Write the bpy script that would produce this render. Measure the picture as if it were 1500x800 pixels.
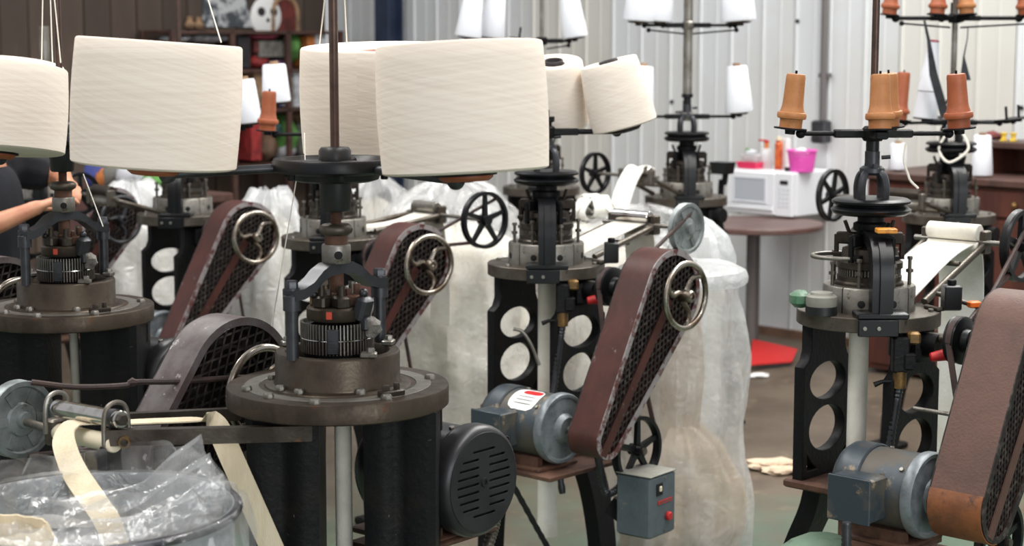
import bpy, bmesh, math, random
from mathutils import Vector, Matrix, noise as mnoise

for o in list(bpy.data.objects): bpy.data.objects.remove(o)
scene = bpy.context.scene
COL = scene.collection
rnd = random.Random(7)
R = math.radians
PI = math.pi

# ------------------------------------------------------------------ camera
FPX = 2600.0
EYE = 1.6
PITCH = math.atan(340 / FPX)
cam_d = bpy.data.cameras.new('camera')
cam = bpy.data.objects.new('camera', cam_d)
COL.objects.link(cam)
cam.location = (0, 0, EYE)
cam.rotation_euler = (PI / 2 - PITCH, 0, 0)
cam_d.sensor_width = 36
cam_d.lens = FPX / 1500 * 36
cam_d.clip_end = 100
cam_d.dof.use_dof = True
cam_d.dof.focus_distance = 3.75
cam_d.dof.aperture_fstop = 5.0
scene.camera = cam

# ------------------------------------------------------------------ light
world = bpy.data.worlds.new('world')
scene.world = world
world.use_nodes = True
world.node_tree.nodes['Background'].inputs[0].default_value = (0.95, 0.97, 1.0, 1)
world.node_tree.nodes['Background'].inputs[1].default_value = 0.4


def area(name, loc, size, power, aim=None, color=(1, 1, 1)):
    d = bpy.data.lights.new(name, 'AREA')
    d.shape = 'RECTANGLE'
    d.size, d.size_y = size
    d.energy = power
    d.color = color
    o = bpy.data.objects.new(name, d)
    COL.objects.link(o)
    o.location = loc
    if aim is not None:
        o.rotation_euler = (Vector(aim) - Vector(loc)).to_track_quat('-Z', 'Y').to_euler()
    return o


area('ceiling_light_row', (-2.2, 4.6, 4.6), (0.6, 7), 175, color=(1, .98, .94))
area('ceiling_light_row', (1.6, 4.6, 4.6), (0.6, 7), 175, color=(1, .98, .94))
area('ceiling_light_row', (2.6, 8.0, 4.6), (0.6, 4), 140, color=(1, .98, .94))
area('front_fill_light', (3.2, -3.5, 2.4), (4.0, 3.2), 140, aim=(0, 5, 1.0), color=(.95, .98, 1))  # added fill from behind the camera to light front faces; no doorway there

vs = scene.view_settings
vs.view_transform = 'Standard'
vs.look = 'None'
vs.gamma = 1
vs.use_curve_mapping = False
vs.exposure = 0.5


# ------------------------------------------------------------------ placement
def at(px, py, Y):
    u = (px - 750) / FPX
    v = (400 - py) / FPX
    dy = math.cos(PITCH) + v * math.sin(PITCH)
    dz = -math.sin(PITCH) + v * math.cos(PITCH)
    k = Y / dy
    return Vector((u * k, Y, EYE + dz * k))


def at_z(px, py, z):
    v = (400 - py) / FPX
    dy = math.cos(PITCH) + v * math.sin(PITCH)
    dz = -math.sin(PITCH) + v * math.cos(PITCH)
    return at(px, py, (z - EYE) * dy / dz)


# ------------------------------------------------------------------ materials
MATS = {}


def lin(c):
    return tuple((x / 12.92 if x <= .04045 else ((x + .055) / 1.055) ** 2.4) for x in c)


def hexc(r, g, b):
    return lin((r / 255, g / 255, b / 255))


def nd(nt, t, **kw):
    n = nt.nodes.new(t)
    for k, v in kw.items():
        setattr(n, k, v)
    return n


def mat(name, col, rough=.5, metal=0., col2=None, scale=12., lo=.45, hi=.65, col3=None, scale3=40., lo3=.58, hi3=.66,
        bump=0., bscale=60., spec=.5, bdist=.004, sx=(1, 1, 1), rough2=None):
    """Principled surface: base colour, blotches of col2, flecks of col3, fine relief."""
    m = bpy.data.materials.new(name)
    m.use_nodes = True
    nt = m.node_tree
    b = nt.nodes['Principled BSDF']
    b.inputs['Base Color'].default_value = (*col, 1)
    b.inputs['Roughness'].default_value = rough
    b.inputs['Metallic'].default_value = metal
    b.inputs['Specular IOR Level'].default_value = spec
    tc = nd(nt, 'ShaderNodeTexCoord')
    mp = nd(nt, 'ShaderNodeMapping')
    mp.inputs['Scale'].default_value = sx
    nt.links.new(tc.outputs['Object'], mp.inputs['Vector'])
    last = None

    def layer(prev, prevcol, c, sc, l, h, detail):
        n = nd(nt, 'ShaderNodeTexNoise')
        n.inputs['Scale'].default_value = sc
        n.inputs['Detail'].default_value = detail
        n.inputs['Roughness'].default_value = .65
        nt.links.new(mp.outputs[0], n.inputs['Vector'])
        r = nd(nt, 'ShaderNodeMapRange')
        r.inputs['From Min'].default_value = l
        r.inputs['From Max'].default_value = h
        nt.links.new(n.outputs[0], r.inputs['Value'])
        mx = nd(nt, 'ShaderNodeMix', data_type='RGBA')
        nt.links.new(r.outputs[0], mx.inputs['Factor'])
        if prev is None:
            mx.inputs['A'].default_value = (*prevcol, 1)
        else:
            nt.links.new(prev, mx.inputs['A'])
        mx.inputs['B'].default_value = (*c, 1)
        return mx.outputs['Result'], r.outputs[0]

    fac = None
    if col2 is not None:
        last, fac = layer(None, col, col2, scale, lo, hi, 5)
    if col3 is not None:
        last, f3 = layer(last, col, col3, scale3, lo3, hi3, 6)
    if last is not None:
        nt.links.new(last, b.inputs['Base Color'])
    if rough2 is not None and fac is not None:
        r = nd(nt, 'ShaderNodeMapRange')
        r.inputs['To Min'].default_value = rough
        r.inputs['To Max'].default_value = rough2
        nt.links.new(fac, r.inputs['Value'])
        nt.links.new(r.outputs[0], b.inputs['Roughness'])
    if bump:
        n = nd(nt, 'ShaderNodeTexNoise')
        n.inputs['Scale'].default_value = bscale
        n.inputs['Detail'].default_value = 4
        nt.links.new(mp.outputs[0], n.inputs['Vector'])
        bp = nd(nt, 'ShaderNodeBump')
        bp.inputs['Strength'].default_value = bump
        bp.inputs['Distance'].default_value = bdist
        nt.links.new(n.outputs[0], bp.inputs['Height'])
        nt.links.new(bp.outputs[0], b.inputs['Normal'])
    MATS[name] = m
    return m


mat('iron', hexc(17, 17, 19), .5, .05, hexc(30, 27, 25), 9, .5, .72, hexc(110, 102, 94), 70, .69, .76, .35, 90, spec=.2)
mat('iron_smooth', hexc(15, 16, 19), .36, .05, hexc(28, 27, 26), 8, .5, .75, spec=.35)
mat('steel', hexc(106, 100, 92), .4, .75, hexc(76, 66, 56), 7, .42, .66, hexc(62, 50, 40), 34, .6, .72, .12, 120, rough2=.55)
mat('steel_dark', hexc(74, 67, 60), .38, .7, hexc(50, 42, 36), 8, .42, .62, hexc(104, 66, 44), 22, .62, .74, .15, 110, rough2=.55)
mat('steel_brown', hexc(80, 70, 59), .36, .7, hexc(58, 49, 41), 8, .42, .62, hexc(94, 58, 38), 24, .62, .74, .15, 110, rough2=.55)
mat('steel_light', hexc(142, 139, 132), .36, .75, hexc(104, 97, 88), 9, .42, .66, hexc(82, 70, 58), 40, .6, .7, .1, 120, rough2=.5)
mat('chrome', hexc(205, 202, 198), .16, 1., hexc(150, 140, 128), 14, .5, .7)
mat('chrome_worn', hexc(176, 168, 158), .24, 1., hexc(112, 98, 84), 16, .42, .64, rough2=.4)
mat('gunmetal', hexc(74, 75, 79), .38, .7, hexc(54, 53, 54), 10, .45, .65)
mat('maroon', hexc(78, 44, 39), .5, 0, hexc(62, 36, 32), 7, .4, .6, hexc(140, 128, 126), 20, .62, .7, .15, 60, sx=(1, 1, .5), spec=.3)
mat('maroon_edge', hexc(150, 144, 144), .45, .3, hexc(96, 58, 56), 26, .46, .56, bump=.2)
mat('mauve_worn', hexc(104, 97, 96), .5, .1, hexc(84, 72, 71), 12, .42, .6, hexc(176, 172, 170), 30, .6, .66, .2, 50)
mat('guard_brown', hexc(94, 66, 56), .6, 0, hexc(82, 57, 48), 8, .42, .6, hexc(88, 58, 46), 45, .62, .7, .25, 160)
mat('guard_orange', hexc(140, 84, 46), .55, 0, hexc(108, 66, 42), 10, .42, .6, hexc(80, 52, 40), 30, .6, .7, .2, 90)
mat('mesh_dark', hexc(44, 38, 36), .6, .4, hexc(88, 80, 74), 40, .5, .64)
mat('guard_inside', hexc(34, 24, 22), .8, 0, hexc(96, 88, 82), 16, .5, .7, bump=.4)
mat('motor_blue', hexc(54, 63, 70), .42, .15, hexc(92, 86, 76), 7, .5, .66, hexc(140, 124, 104), 20, .63, .7, .15, 60)
mat('motor_dusty', hexc(84, 78, 70), .55, .1, hexc(66, 74, 80), 8, .46, .58, hexc(152, 134, 110), 11, .58, .68, .2, 60)
mat('motor_rim', hexc(128, 134, 138), .4, .3, hexc(92, 98, 102), 16, .45, .65)
mat('motor_black', hexc(42, 42, 44), .36, .2, hexc(30, 30, 32), 8, .45, .65)
mat('rust', hexc(96, 66, 50), .75, .1, hexc(70, 46, 36), 18, .42, .6, bump=.3)
mat('brass', hexc(136, 104, 58), .45, .6, hexc(96, 76, 48), 24, .42, .6)
mat('rod_brown', hexc(82, 62, 54), .36, .5, hexc(58, 44, 40), 12, .45, .65)
mat('leather', hexc(66, 46, 40), .6, 0, hexc(44, 32, 30), 20, .42, .6, bump=.3)
mat('black_plastic', hexc(24, 25, 27), .4)
mat('rubber', hexc(30, 30, 31), .7)
mat('red', hexc(190, 40, 40), .45)
mat('red_mark', hexc(196, 74, 52), .5)
mat('orange_clip', hexc(252, 118, 36), .45)
mat('orange_tag', hexc(212, 140, 44), .5, 0, hexc(160, 96, 30), 60, .5, .6)
mat('green_box', hexc(66, 108, 78), .45, .1, hexc(110, 128, 112), 20, .5, .65)
mat('green_base', hexc(110, 134, 114), .5, 0, hexc(132, 122, 98), 6, .5, .68, hexc(78, 96, 82), 30, .6, .7, .15)
mat('box_grey', hexc(92, 102, 108), .5, .05, hexc(78, 86, 92), 8, .42, .62, hexc(140, 132, 118), 30, .64, .72)
mat('box_top', hexc(140, 138, 128), .6, .05, hexc(112, 112, 108), 14, .42, .62)
mat('wheel_grey', hexc(146, 152, 152), .45, .5, hexc(108, 114, 112), 14, .42, .62, hexc(84, 84, 80), 40, .6, .7, .15)
mat('white_enamel', hexc(232, 234, 238), .3)
mat('white_panel', hexc(214, 218, 224), .35)
mat('window_grey', hexc(176, 182, 190), .2)
mat('white_card', hexc(238, 238, 236), .7)
mat('dark_hole', hexc(14, 13, 13), .8)
mat('pink', hexc(236, 92, 190), .45)
mat('hot_pink', hexc(228, 44, 96), .4)
mat('orange_bottle', hexc(206, 104, 44), .3, 0, hexc(170, 60, 36), 30, .45, .55)
mat('cream_plastic', hexc(228, 216, 190), .4)
mat('wood_red', hexc(88, 46, 34), .5, 0, hexc(66, 34, 26), 10, .4, .62, sx=(1, 1, .15), bump=.1)
mat('wood_top', hexc(84, 58, 50), .5, 0, hexc(64, 44, 38), 12, .4, .62)
mat('table_wood', hexc(104, 78, 72), .4, 0, hexc(88, 64, 58), 8, .42, .62)
mat('post_grey', hexc(108, 104, 102), .5, .2)
mat('beam_blue', hexc(52, 64, 88), .5, .1, hexc(42, 52, 74), 5, .4, .6)
mat('plank', hexc(88, 74, 64), .7, 0, hexc(74, 62, 54), 3, .4, .62, hexc(100, 84, 72), 14, .56, .68, sx=(1, 1, .12), bump=.1)
mat('plank_dark', hexc(76, 63, 54), .7, 0, hexc(66, 56, 48), 3, .4, .62, hexc(92, 78, 68), 14, .58, .7, sx=(1, 1, .12), bump=.1)
mat('skin', hexc(198, 142, 112), .5, 0, hexc(186, 124, 96), 12, .4, .65)
mat('shirt', hexc(19, 22, 31), .9, 0, hexc(15, 17, 24), 10, .4, .6, bump=.2, bscale=40)
mat('jeans', hexc(38, 44, 60), .85, 0, hexc(30, 34, 48), 10, .4, .6)
mat('hair', hexc(44, 32, 26), .6)
mat('shoe', hexc(28, 26, 26), .6)
mat('lint', hexc(150, 146, 140), .95, 0, hexc(110, 104, 98), 30, .42, .6, bump=.8, bscale=200)
mat('yarn', hexc(226, 220, 208), .85)
mat('white_yarn', hexc(236, 238, 244), .8, bump=.15, bscale=260, sx=(.25, .25, 1))
mat('fabric', hexc(226, 212, 184), .9, 0, hexc(214, 198, 168), 30, .4, .6, bump=.3, bscale=300, sx=(1, 1, .2))
mat('fabric_white', hexc(232, 228, 218), .9, 0, hexc(212, 204, 190), 5, .42, .64, bump=.3, bscale=120)
mat('fabric_beige', hexc(216, 194, 168), .9, 0, hexc(190, 166, 142), 7, .42, .64, bump=.4, bscale=60)
mat('fabric_crumple', hexc(234, 229, 218), .9, 0, hexc(220, 213, 198), 4, .42, .64, bump=.8, bscale=9, bdist=.03)
mat('fabric_pure', hexc(242, 240, 234), .9, 0, hexc(226, 222, 210), 9, .42, .64, bump=.2, bscale=160)
mat('bobbin', hexc(176, 118, 70), .55, 0, hexc(160, 102, 58), 9, .42, .62, hexc(156, 94, 52), 40, .6, .7, .12, 90)
mat('bobbin_dark', hexc(162, 88, 54), .5, 0, hexc(144, 74, 44), 9, .42, .62, hexc(150, 74, 36), 40, .6, .7, .12, 90)
mat('paper_grey', hexc(196, 198, 200), .8, 0, hexc(70, 76, 82), 9, .46, .56)
for nm, c in (('stock_red', (170, 52, 52)), ('stock_pink', (206, 92, 118)), ('stock_green', (92, 148, 70)),
              ('stock_blue', (72, 82, 150)), ('stock_teal', (70, 112, 112)), ('stock_grey', (120, 118, 112)),
              ('stock_tan', (160, 128, 98)), ('stock_white', (216, 218, 224)), ('stock_black', (46, 42, 44)),
              ('stock_purple', (104, 66, 112)), ('stock_yellow', (236, 198, 66)), ('stock_orange', (198, 120, 60)),
              ('stock_maroon', (112, 48, 44)), ('stock_brown', (110, 82, 64)), ('stock_stone', (170, 164, 152))):
    mat(nm, hexc(*c), .7, 0, hexc(*[int(v * .72) for v in c]), 12, .46, .62)


def mat_wound(name, c1, c2, freq=170):
    """yarn package: crossing shallow winding lines round the axis (object Z)"""
    m = bpy.data.materials.new(name)
    m.use_nodes = True
    nt = m.node_tree
    b = nt.nodes['Principled BSDF']
    b.inputs['Roughness'].default_value = .9
    b.inputs['Specular IOR Level'].default_value = .15
    tc = nd(nt, 'ShaderNodeTexCoord')
    sp = nd(nt, 'ShaderNodeSeparateXYZ')
    nt.links.new(tc.outputs['Object'], sp.inputs[0])
    an = nd(nt, 'ShaderNodeMath', operation='ARCTAN2')
    nt.links.new(sp.outputs['Y'], an.inputs[0])
    nt.links.new(sp.outputs['X'], an.inputs[1])
    outs = []
    for sgn in (1, -1):
        am = nd(nt, 'ShaderNodeMath', operation='MULTIPLY')
        am.inputs[1].default_value = .034 if sgn > 0 else -.012
        nt.links.new(an.outputs[0], am.inputs[0])
        ad = nd(nt, 'ShaderNodeMath', operation='ADD')
        nt.links.new(am.outputs[0], ad.inputs[0])
        nt.links.new(sp.outputs['Z'], ad.inputs[1])
        cb = nd(nt, 'ShaderNodeCombineXYZ')
        nt.links.new(ad.outputs[0], cb.inputs['X'])
        sc = nd(nt, 'ShaderNodeMath', operation='MULTIPLY')
        sc.inputs[1].default_value = .0035
        nt.links.new(an.outputs[0], sc.inputs[0])
        nt.links.new(sc.outputs[0], cb.inputs['Y'])
        cb.inputs['Z'].default_value = sgn * 3.1
        n = nd(nt, 'ShaderNodeTexNoise')
        n.inputs['Scale'].default_value = freq
        n.inputs['Detail'].default_value = 3
        nt.links.new(cb.outputs[0], n.inputs['Vector'])
        outs.append(n.outputs[0])
    av = nd(nt, 'ShaderNodeMath', operation='ADD')
    nt.links.new(outs[0], av.inputs[0])
    nt.links.new(outs[1], av.inputs[1])
    r = nd(nt, 'ShaderNodeMapRange')
    r.inputs['From Min'].default_value = .7
    r.inputs['From Max'].default_value = 1.15
    nt.links.new(av.outputs[0], r.inputs['Value'])
    mx = nd(nt, 'ShaderNodeMix', data_type='RGBA')
    mx.inputs['A'].default_value = (*c2, 1)
    mx.inputs['B'].default_value = (*c1, 1)
    nt.links.new(r.outputs[0], mx.inputs['Factor'])
    nt.links.new(mx.outputs['Result'], b.inputs['Base Color'])
    bp = nd(nt, 'ShaderNodeBump')
    bp.inputs['Strength'].default_value = .25
    bp.inputs['Distance'].default_value = .002
    nt.links.new(av.outputs[0], bp.inputs['Height'])
    nt.links.new(bp.outputs[0], b.inputs['Normal'])
    MATS[name] = m


mat_wound('wound_cream', hexc(233, 221, 208), hexc(223, 209, 196), 130)
mat_wound('wound_cream_light', hexc(234, 223, 211), hexc(222, 209, 196), 240)


def mat_film(name, alpha, tint, rough=.2, bump=.6):
    m = bpy.data.materials.new(name)
    m.use_nodes = True
    nt = m.node_tree
    nt.nodes.clear()
    out = nd(nt, 'ShaderNodeOutputMaterial')
    tr = nd(nt, 'ShaderNodeBsdfTransparent')
    tr.inputs[0].default_value = (*tint, 1)
    b = nd(nt, 'ShaderNodeBsdfPrincipled')
    b.inputs['Base Color'].default_value = (*tint, 1)
    b.inputs['Roughness'].default_value = rough
    b.inputs['Specular IOR Level'].default_value = .8
    tl = nd(nt, 'ShaderNodeBsdfTranslucent')
    tl.inputs[0].default_value = (*tint, 1)
    m1 = nd(nt, 'ShaderNodeMixShader')
    m1.inputs[0].default_value = .4
    nt.links.new(b.outputs[0], m1.inputs[1])
    nt.links.new(tl.outputs[0], m1.inputs[2])
    m2 = nd(nt, 'ShaderNodeMixShader')
    tc = nd(nt, 'ShaderNodeTexCoord')
    n = nd(nt, 'ShaderNodeTexNoise')
    n.inputs['Scale'].default_value = 5
    n.inputs['Detail'].default_value = 5
    n.inputs['Distortion'].default_value = 1.2
    nt.links.new(tc.outputs['Object'], n.inputs['Vector'])
    r = nd(nt, 'ShaderNodeMapRange')
    r.inputs['From Min'].default_value = .35
    r.inputs['From Max'].default_value = .7
    r.inputs['To Min'].default_value = alpha - .13
    r.inputs['To Max'].default_value = alpha + .16
    nt.links.new(n.outputs[0], r.inputs['Value'])
    nt.links.new(r.outputs[0], m2.inputs[0])
    nt.links.new(tr.outputs[0], m2.inputs[1])
    nt.links.new(m1.outputs[0], m2.inputs[2])
    n2 = nd(nt, 'ShaderNodeTexNoise')
    n2.inputs['Scale'].default_value = 16
    n2.inputs['Detail'].default_value = 4
    n2.inputs['Distortion'].default_value = 2.
    nt.links.new(tc.outputs['Object'], n2.inputs['Vector'])
    bp = nd(nt, 'ShaderNodeBump')
    bp.inputs['Strength'].default_value = bump
    bp.inputs['Distance'].default_value = .02
    nt.links.new(n2.outputs[0], bp.inputs['Height'])
    nt.links.new(bp.outputs[0], b.inputs['Normal'])
    gl = nd(nt, 'ShaderNodeBsdfGlossy')
    gl.inputs['Roughness'].default_value = .12
    nt.links.new(bp.outputs[0], gl.inputs['Normal'])
    m3 = nd(nt, 'ShaderNodeMixShader')
    m3.inputs[0].default_value = .08
    nt.links.new(m2.outputs[0], m3.inputs[1])
    nt.links.new(gl.outputs[0], m3.inputs[2])
    nt.links.new(m3.outputs[0], out.inputs[0])
    MATS[name] = m


mat_film('film', .24, (.95, .955, .96), .1)
mat_film('film_clear', .15, (.96, .965, .97), .1, .3)
mat_film('film_milky', .38, (.94, .945, .95), .14, .4)
mat_film('film_dense', .62, (.94, .95, .96), .3)
mat_film('tub_plastic', .82, (.45, .47, .49), .35)


def mat_floor():
    m = mat('floor', hexc(104, 92, 78), .45, 0, hexc(84, 72, 60), 1.6, .42, .6, hexc(128, 112, 94), 9, .58, .7, .1, 14)
    nt = m.node_tree
    b = nt.nodes['Principled BSDF']
    src = b.inputs['Base Color'].links[0].from_socket
    tc = nd(nt, 'ShaderNodeTexCoord')
    n = nd(nt, 'ShaderNodeTexNoise')
    n.inputs['Scale'].default_value = 1.5
    n.inputs['Detail'].default_value = 7
    n.inputs['Roughness'].default_value = .6
    nt.links.new(tc.outputs['Object'], n.inputs['Vector'])
    sp = nd(nt, 'ShaderNodeSeparateXYZ')
    nt.links.new(tc.outputs['Object'], sp.inputs[0])
    # the paint survives near the machines and is worn through along the wall
    g = nd(nt, 'ShaderNodeMapRange')
    g.inputs['From Min'].default_value = 7.2
    g.inputs['From Max'].default_value = 5.4
    g.inputs['To Min'].default_value = -.3
    g.inputs['To Max'].default_value = .22
    nt.links.new(sp.outputs['Y'], g.inputs['Value'])
    ad = nd(nt, 'ShaderNodeMath', operation='ADD')
    nt.links.new(n.outputs[0], ad.inputs[0])
    nt.links.new(g.outputs[0], ad.inputs[1])
    r = nd(nt, 'ShaderNodeMapRange')
    r.inputs['From Min'].default_value = .48
    r.inputs['From Max'].default_value = .78
    nt.links.new(ad.outputs[0], r.inputs['Value'])
    mx = nd(nt, 'ShaderNodeMix', data_type='RGBA')
    nt.links.new(r.outputs[0], mx.inputs['Factor'])
    nt.links.new(src, mx.inputs['A'])
    mx.inputs['B'].default_value = (*hexc(84, 106, 88), 1)
    nt.links.new(mx.outputs['Result'], b.inputs['Base Color'])


mat_floor()
mat('wall_paint', hexc(214, 217, 219), .45, .05, hexc(208, 208, 204), .9, .42, .62, hexc(196, 190, 180), 2.2, .66, .8)
mat('wall_paint_aged', hexc(212, 211, 205), .45, .05, hexc(207, 204, 196), .9, .42, .62, hexc(184, 172, 152), 2.2, .66, .8)


# ------------------------------------------------------------------ mesh tools
def fr(o, z, x=None):
    """matrix with origin o and Z along z"""
    z = Vector(z).normalized()
    if x is None:
        x = Vector((1, 0, 0)) if abs(z.x) < .9 else Vector((0, 1, 0))
    x = Vector(x)
    x = (x - z * x.dot(z)).normalized()
    y = z.cross(x)
    m = Matrix((x, y, z)).transposed().to_4x4()
    m.translation = Vector(o)
    return m


class MB:
    def __init__(self):
        self.v = []
        self.f = []
        self.m = Matrix.Identity(4)

    def at(self, m):
        self.m = m
        return self

    def add(self, vs, fs):
        o = len(self.v)
        self.v += [tuple(self.m @ Vector(p)) for p in vs]
        self.f += [tuple(i + o for i in f) for f in fs]
        return self

    def box(self, c, s, rz=0, rx=0, ry=0, ch=0.0):
        mm = Matrix.Translation(c) @ Matrix.Rotation(rz, 4, 'Z') @ Matrix.Rotation(ry, 4, 'Y') @ Matrix.Rotation(rx, 4, 'X')
        a, b, d = s[0] / 2, s[1] / 2, s[2] / 2
        if ch <= 0:
            vs = [(x, y, z) for z in (-d, d) for x, y in ((-a, -b), (a, -b), (a, b), (-a, b))]
            fs = [(3, 2, 1, 0), (4, 5, 6, 7), (0, 1, 5, 4), (1, 2, 6, 5), (2, 3, 7, 6), (3, 0, 4, 7)]
        else:
            h = min(ch, a * .9, b * .9, d * .9)
            vs, fs = [], []
            for z, k in ((-d, h), (-d + h, 0), (d - h, 0), (d, h)):
                A, B = a - k, b - k
                vs += [(-A + h, -B, z), (A - h, -B, z), (A, -B + h, z), (A, B - h, z), (A - h, B, z), (-A + h, B, z), (-A, B - h, z), (-A, -B + h, z)]
            fs.append(tuple(range(7, -1, -1)))
            fs.append(tuple(range(24, 32)))
            for r in range(3):
                for i in range(8):
                    j = (i + 1) % 8
                    fs.append((r * 8 + i, r * 8 + j, r * 8 + 8 + j, r * 8 + 8 + i))
        return self.add([tuple(mm @ Vector(p)) for p in vs], fs)

    def lathe(self, prof, n=32, m=None, a0=0., a1=2 * PI):
        """prof: (r,z) list; closed surface when it starts/ends at r=0"""
        m = m or Matrix.Identity(4)
        full = abs(a1 - a0 - 2 * PI) < 1e-6
        k = n if full else n + 1
        vs, fs, rows = [], [], []
        for r, z in prof:
            if r < 1e-6:
                rows.append([len(vs)])
                vs.append((0, 0, z))
            else:
                rows.append(list(range(len(vs), len(vs) + k)))
                vs += [(r * math.cos(a0 + (a1 - a0) * i / n), r * math.sin(a0 + (a1 - a0) * i / n), z) for i in range(k)]
        for A, B in zip(rows, rows[1:]):
            for i in range(n):
                j = (i + 1) % k
                if len(A) == 1 and len(B) == 1:
                    continue
                if len(A) == 1:
                    fs.append((A[0], B[j], B[i]))
                elif len(B) == 1:
                    fs.append((A[i], A[j], B[0]))
                else:
                    fs.append((A[i], A[j], B[j], B[i]))
        return self.add([tuple(m @ Vector(p)) for p in vs], fs)

    def cyl(self, p0, p1, r, r1=None, n=20, ch=0.):
        p0, p1 = Vector(p0), Vector(p1)
        L = (p1 - p0).length
        r1 = r if r1 is None else r1
        if ch:
            pr = [(0, 0), (r - ch, 0), (r, ch), (r1, L - ch), (r1 - ch, L), (0, L)]
        else:
            pr = [(0, 0), (r, 0), (r1, L), (0, L)]
        return self.lathe(pr, n, fr(p0, p1 - p0))

    def ring(self, r0, r1, z0, z1, n=40, m=None, ch=.002):
        pr = [(r0, z0), (r1 - ch, z0), (r1, z0 + ch), (r1, z1 - ch), (r1 - ch, z1), (r0 + ch, z1), (r0, z1 - ch), (r0, z0)]
        return self.lathe(pr, n, m)

    def torus(self, Rr, r, n=40, k=10, m=None, flat=1.):
        pr = [(Rr + r * math.cos(2 * PI * i / k), flat * r * math.sin(2 * PI * i / k)) for i in range(k + 1)]
        return self.lathe(pr, n, m)

    def tube(self, pts, r, n=8, cap=True):
        pts = [Vector(p) for p in pts]
        vs, fs = [], []
        prevx = None
        for i, p in enumerate(pts):
            d = (pts[min(i + 1, len(pts) - 1)] - pts[max(i - 1, 0)])
            m = fr(p, d, prevx)
            prevx = m.col[0].to_3d()
            rr = r[i] if isinstance(r, (list, tuple)) else r
            vs += [tuple(m @ Vector((rr * math.cos(2 * PI * j / n), rr * math.sin(2 * PI * j / n), 0))) for j in range(n)]
        for i in range(len(pts) - 1):
            for j in range(n):
                k = (j + 1) % n
                fs.append((i * n + j, i * n + k, i * n + n + k, i * n + n + j))
        if cap:
            fs.append(tuple(range(n - 1, -1, -1)))
            fs.append(tuple(range((len(pts) - 1) * n, len(pts) * n)))
        return self.add(vs, fs)

    def strip(self, pts, side, w, th=.003):
        """band of width w along side vector(s), following pts"""
        pts = [Vector(p) for p in pts]
        vs, fs = [], []
        n = len(pts)
        for i, p in enumerate(pts):
            d = (pts[min(i + 1, n - 1)] - pts[max(i - 1, 0)]).normalized()
            s = Vector(side[i] if isinstance(side, list) else side)
            s = (s - d * s.dot(d)).normalized()
            u = d.cross(s)
            ww = w[i] if isinstance(w, (list, tuple)) else w
            for a, b in ((-1, -1), (1, -1), (1, 1), (-1, 1)):
                vs.append(tuple(p + s * (a * ww / 2) + u * (b * th / 2)))
        for i in range(n - 1):
            for j in range(4):
                k = (j + 1) % 4
                fs.append((i * 4 + j, i * 4 + k, i * 4 + 4 + k, i * 4 + 4 + j))
        fs.append((3, 2, 1, 0))
        fs.append(tuple(range(n * 4 - 4, n * 4)))
        return self.add(vs, fs)

    def prism(self, loop, h, m=None):
        """loop of (x,y) extruded -h/2..h/2 along z"""
        m = m or Matrix.Identity(4)
        n = len(loop)
        vs = [(x, y, -h / 2) for x, y in loop] + [(x, y, h / 2) for x, y in loop]
        fs = [tuple(range(n - 1, -1, -1)), tuple(range(n, 2 * n))]
        for i in range(n):
            j = (i + 1) % n
            fs.append((i, j, n + j, n + i))
        return self.add([tuple(m @ Vector(p)) for p in vs], fs)

    def sphere(self, c, r, n=12, k=8, s=(1, 1, 1)):
        pr = [(max(0., r * math.sin(PI * i / k)) if 0 < i < k else 0., -r * math.cos(PI * i / k)) for i in range(k + 1)]
        mm = Matrix.Translation(c) @ Matrix.Diagonal((*s, 1))
        return self.lathe(pr, n, mm)

    def hexb(self, p, axis, r, h):
        return self.lathe([(0, 0), (r, 0), (r, h * .8), (r * .85, h), (0, h)], 6, fr(p, axis))

    def mesh(self, name, angle=38):
        me = bpy.data.meshes.new(name)
        me.from_pydata(self.v, [], self.f)
        bm = bmesh.new()
        bm.from_mesh(me)
        bmesh.ops.recalc_face_normals(bm, faces=bm.faces)
        bm.to_mesh(me)
        bm.free()
        for p in me.polygons:
            p.use_smooth = True
        me.set_sharp_from_angle(angle=R(angle))
        return me


CACHE = {}


def obj(name, src, material, parent=None, m=None, key=None, kind=None, label=None):
    """link one mesh object; src is an MB, a mesh or a function giving one of them"""
    if key is not None and key in CACHE:
        me = CACHE[key]
    else:
        s = src() if callable(src) else src
        me = s if isinstance(s, bpy.types.Mesh) else s.mesh(name)
        if key is not None:
            CACHE[key] = me
        if not me.materials:
            me.materials.append(MATS[material])
    o = bpy.data.objects.new(name, me)
    if me.materials[0] != MATS[material]:
        o.material_slots[0].link = 'OBJECT'
        o.material_slots[0].material = MATS[material]
    COL.objects.link(o)
    if parent is not None:
        o.parent = parent
    if m is not None:
        o.matrix_basis = m if isinstance(m, Matrix) else Matrix.Translation(m)
    if kind:
        o['kind'] = kind
    if label:
        o['label'] = label
    return o


def tag(o, label, cat, group=None):
    o['label'] = label
    o['category'] = cat
    if group:
        o['group'] = group
    return o


def thing(name, label, cat, loc=(0, 0, 0), rz=0., group=None, m=None):
    o = bpy.data.objects.new(name, None)
    o.empty_display_size = .05
    COL.objects.link(o)
    if m is not None:
        o.matrix_world = m
    else:
        o.location = loc
        o.rotation_euler = (0, 0, rz)
    return tag(o, label, cat, group)


def centred(mb):
    """move an MB's points so that its base centre is the origin; returns (mb, offset)"""
    xs, ys, zs = zip(*mb.v)
    c = Vector(((min(xs) + max(xs)) / 2, (min(ys) + max(ys)) / 2, min(zs)))
    mb.v = [tuple(Vector(p) - c) for p in mb.v]
    return mb, c


def solo(name, mb, material, label, cat, group=None):
    """a thing that is a single mesh, given in world coordinates"""
    mb, c = centred(mb)
    return tag(obj(name, mb, material, m=c), label, cat, group)


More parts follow.
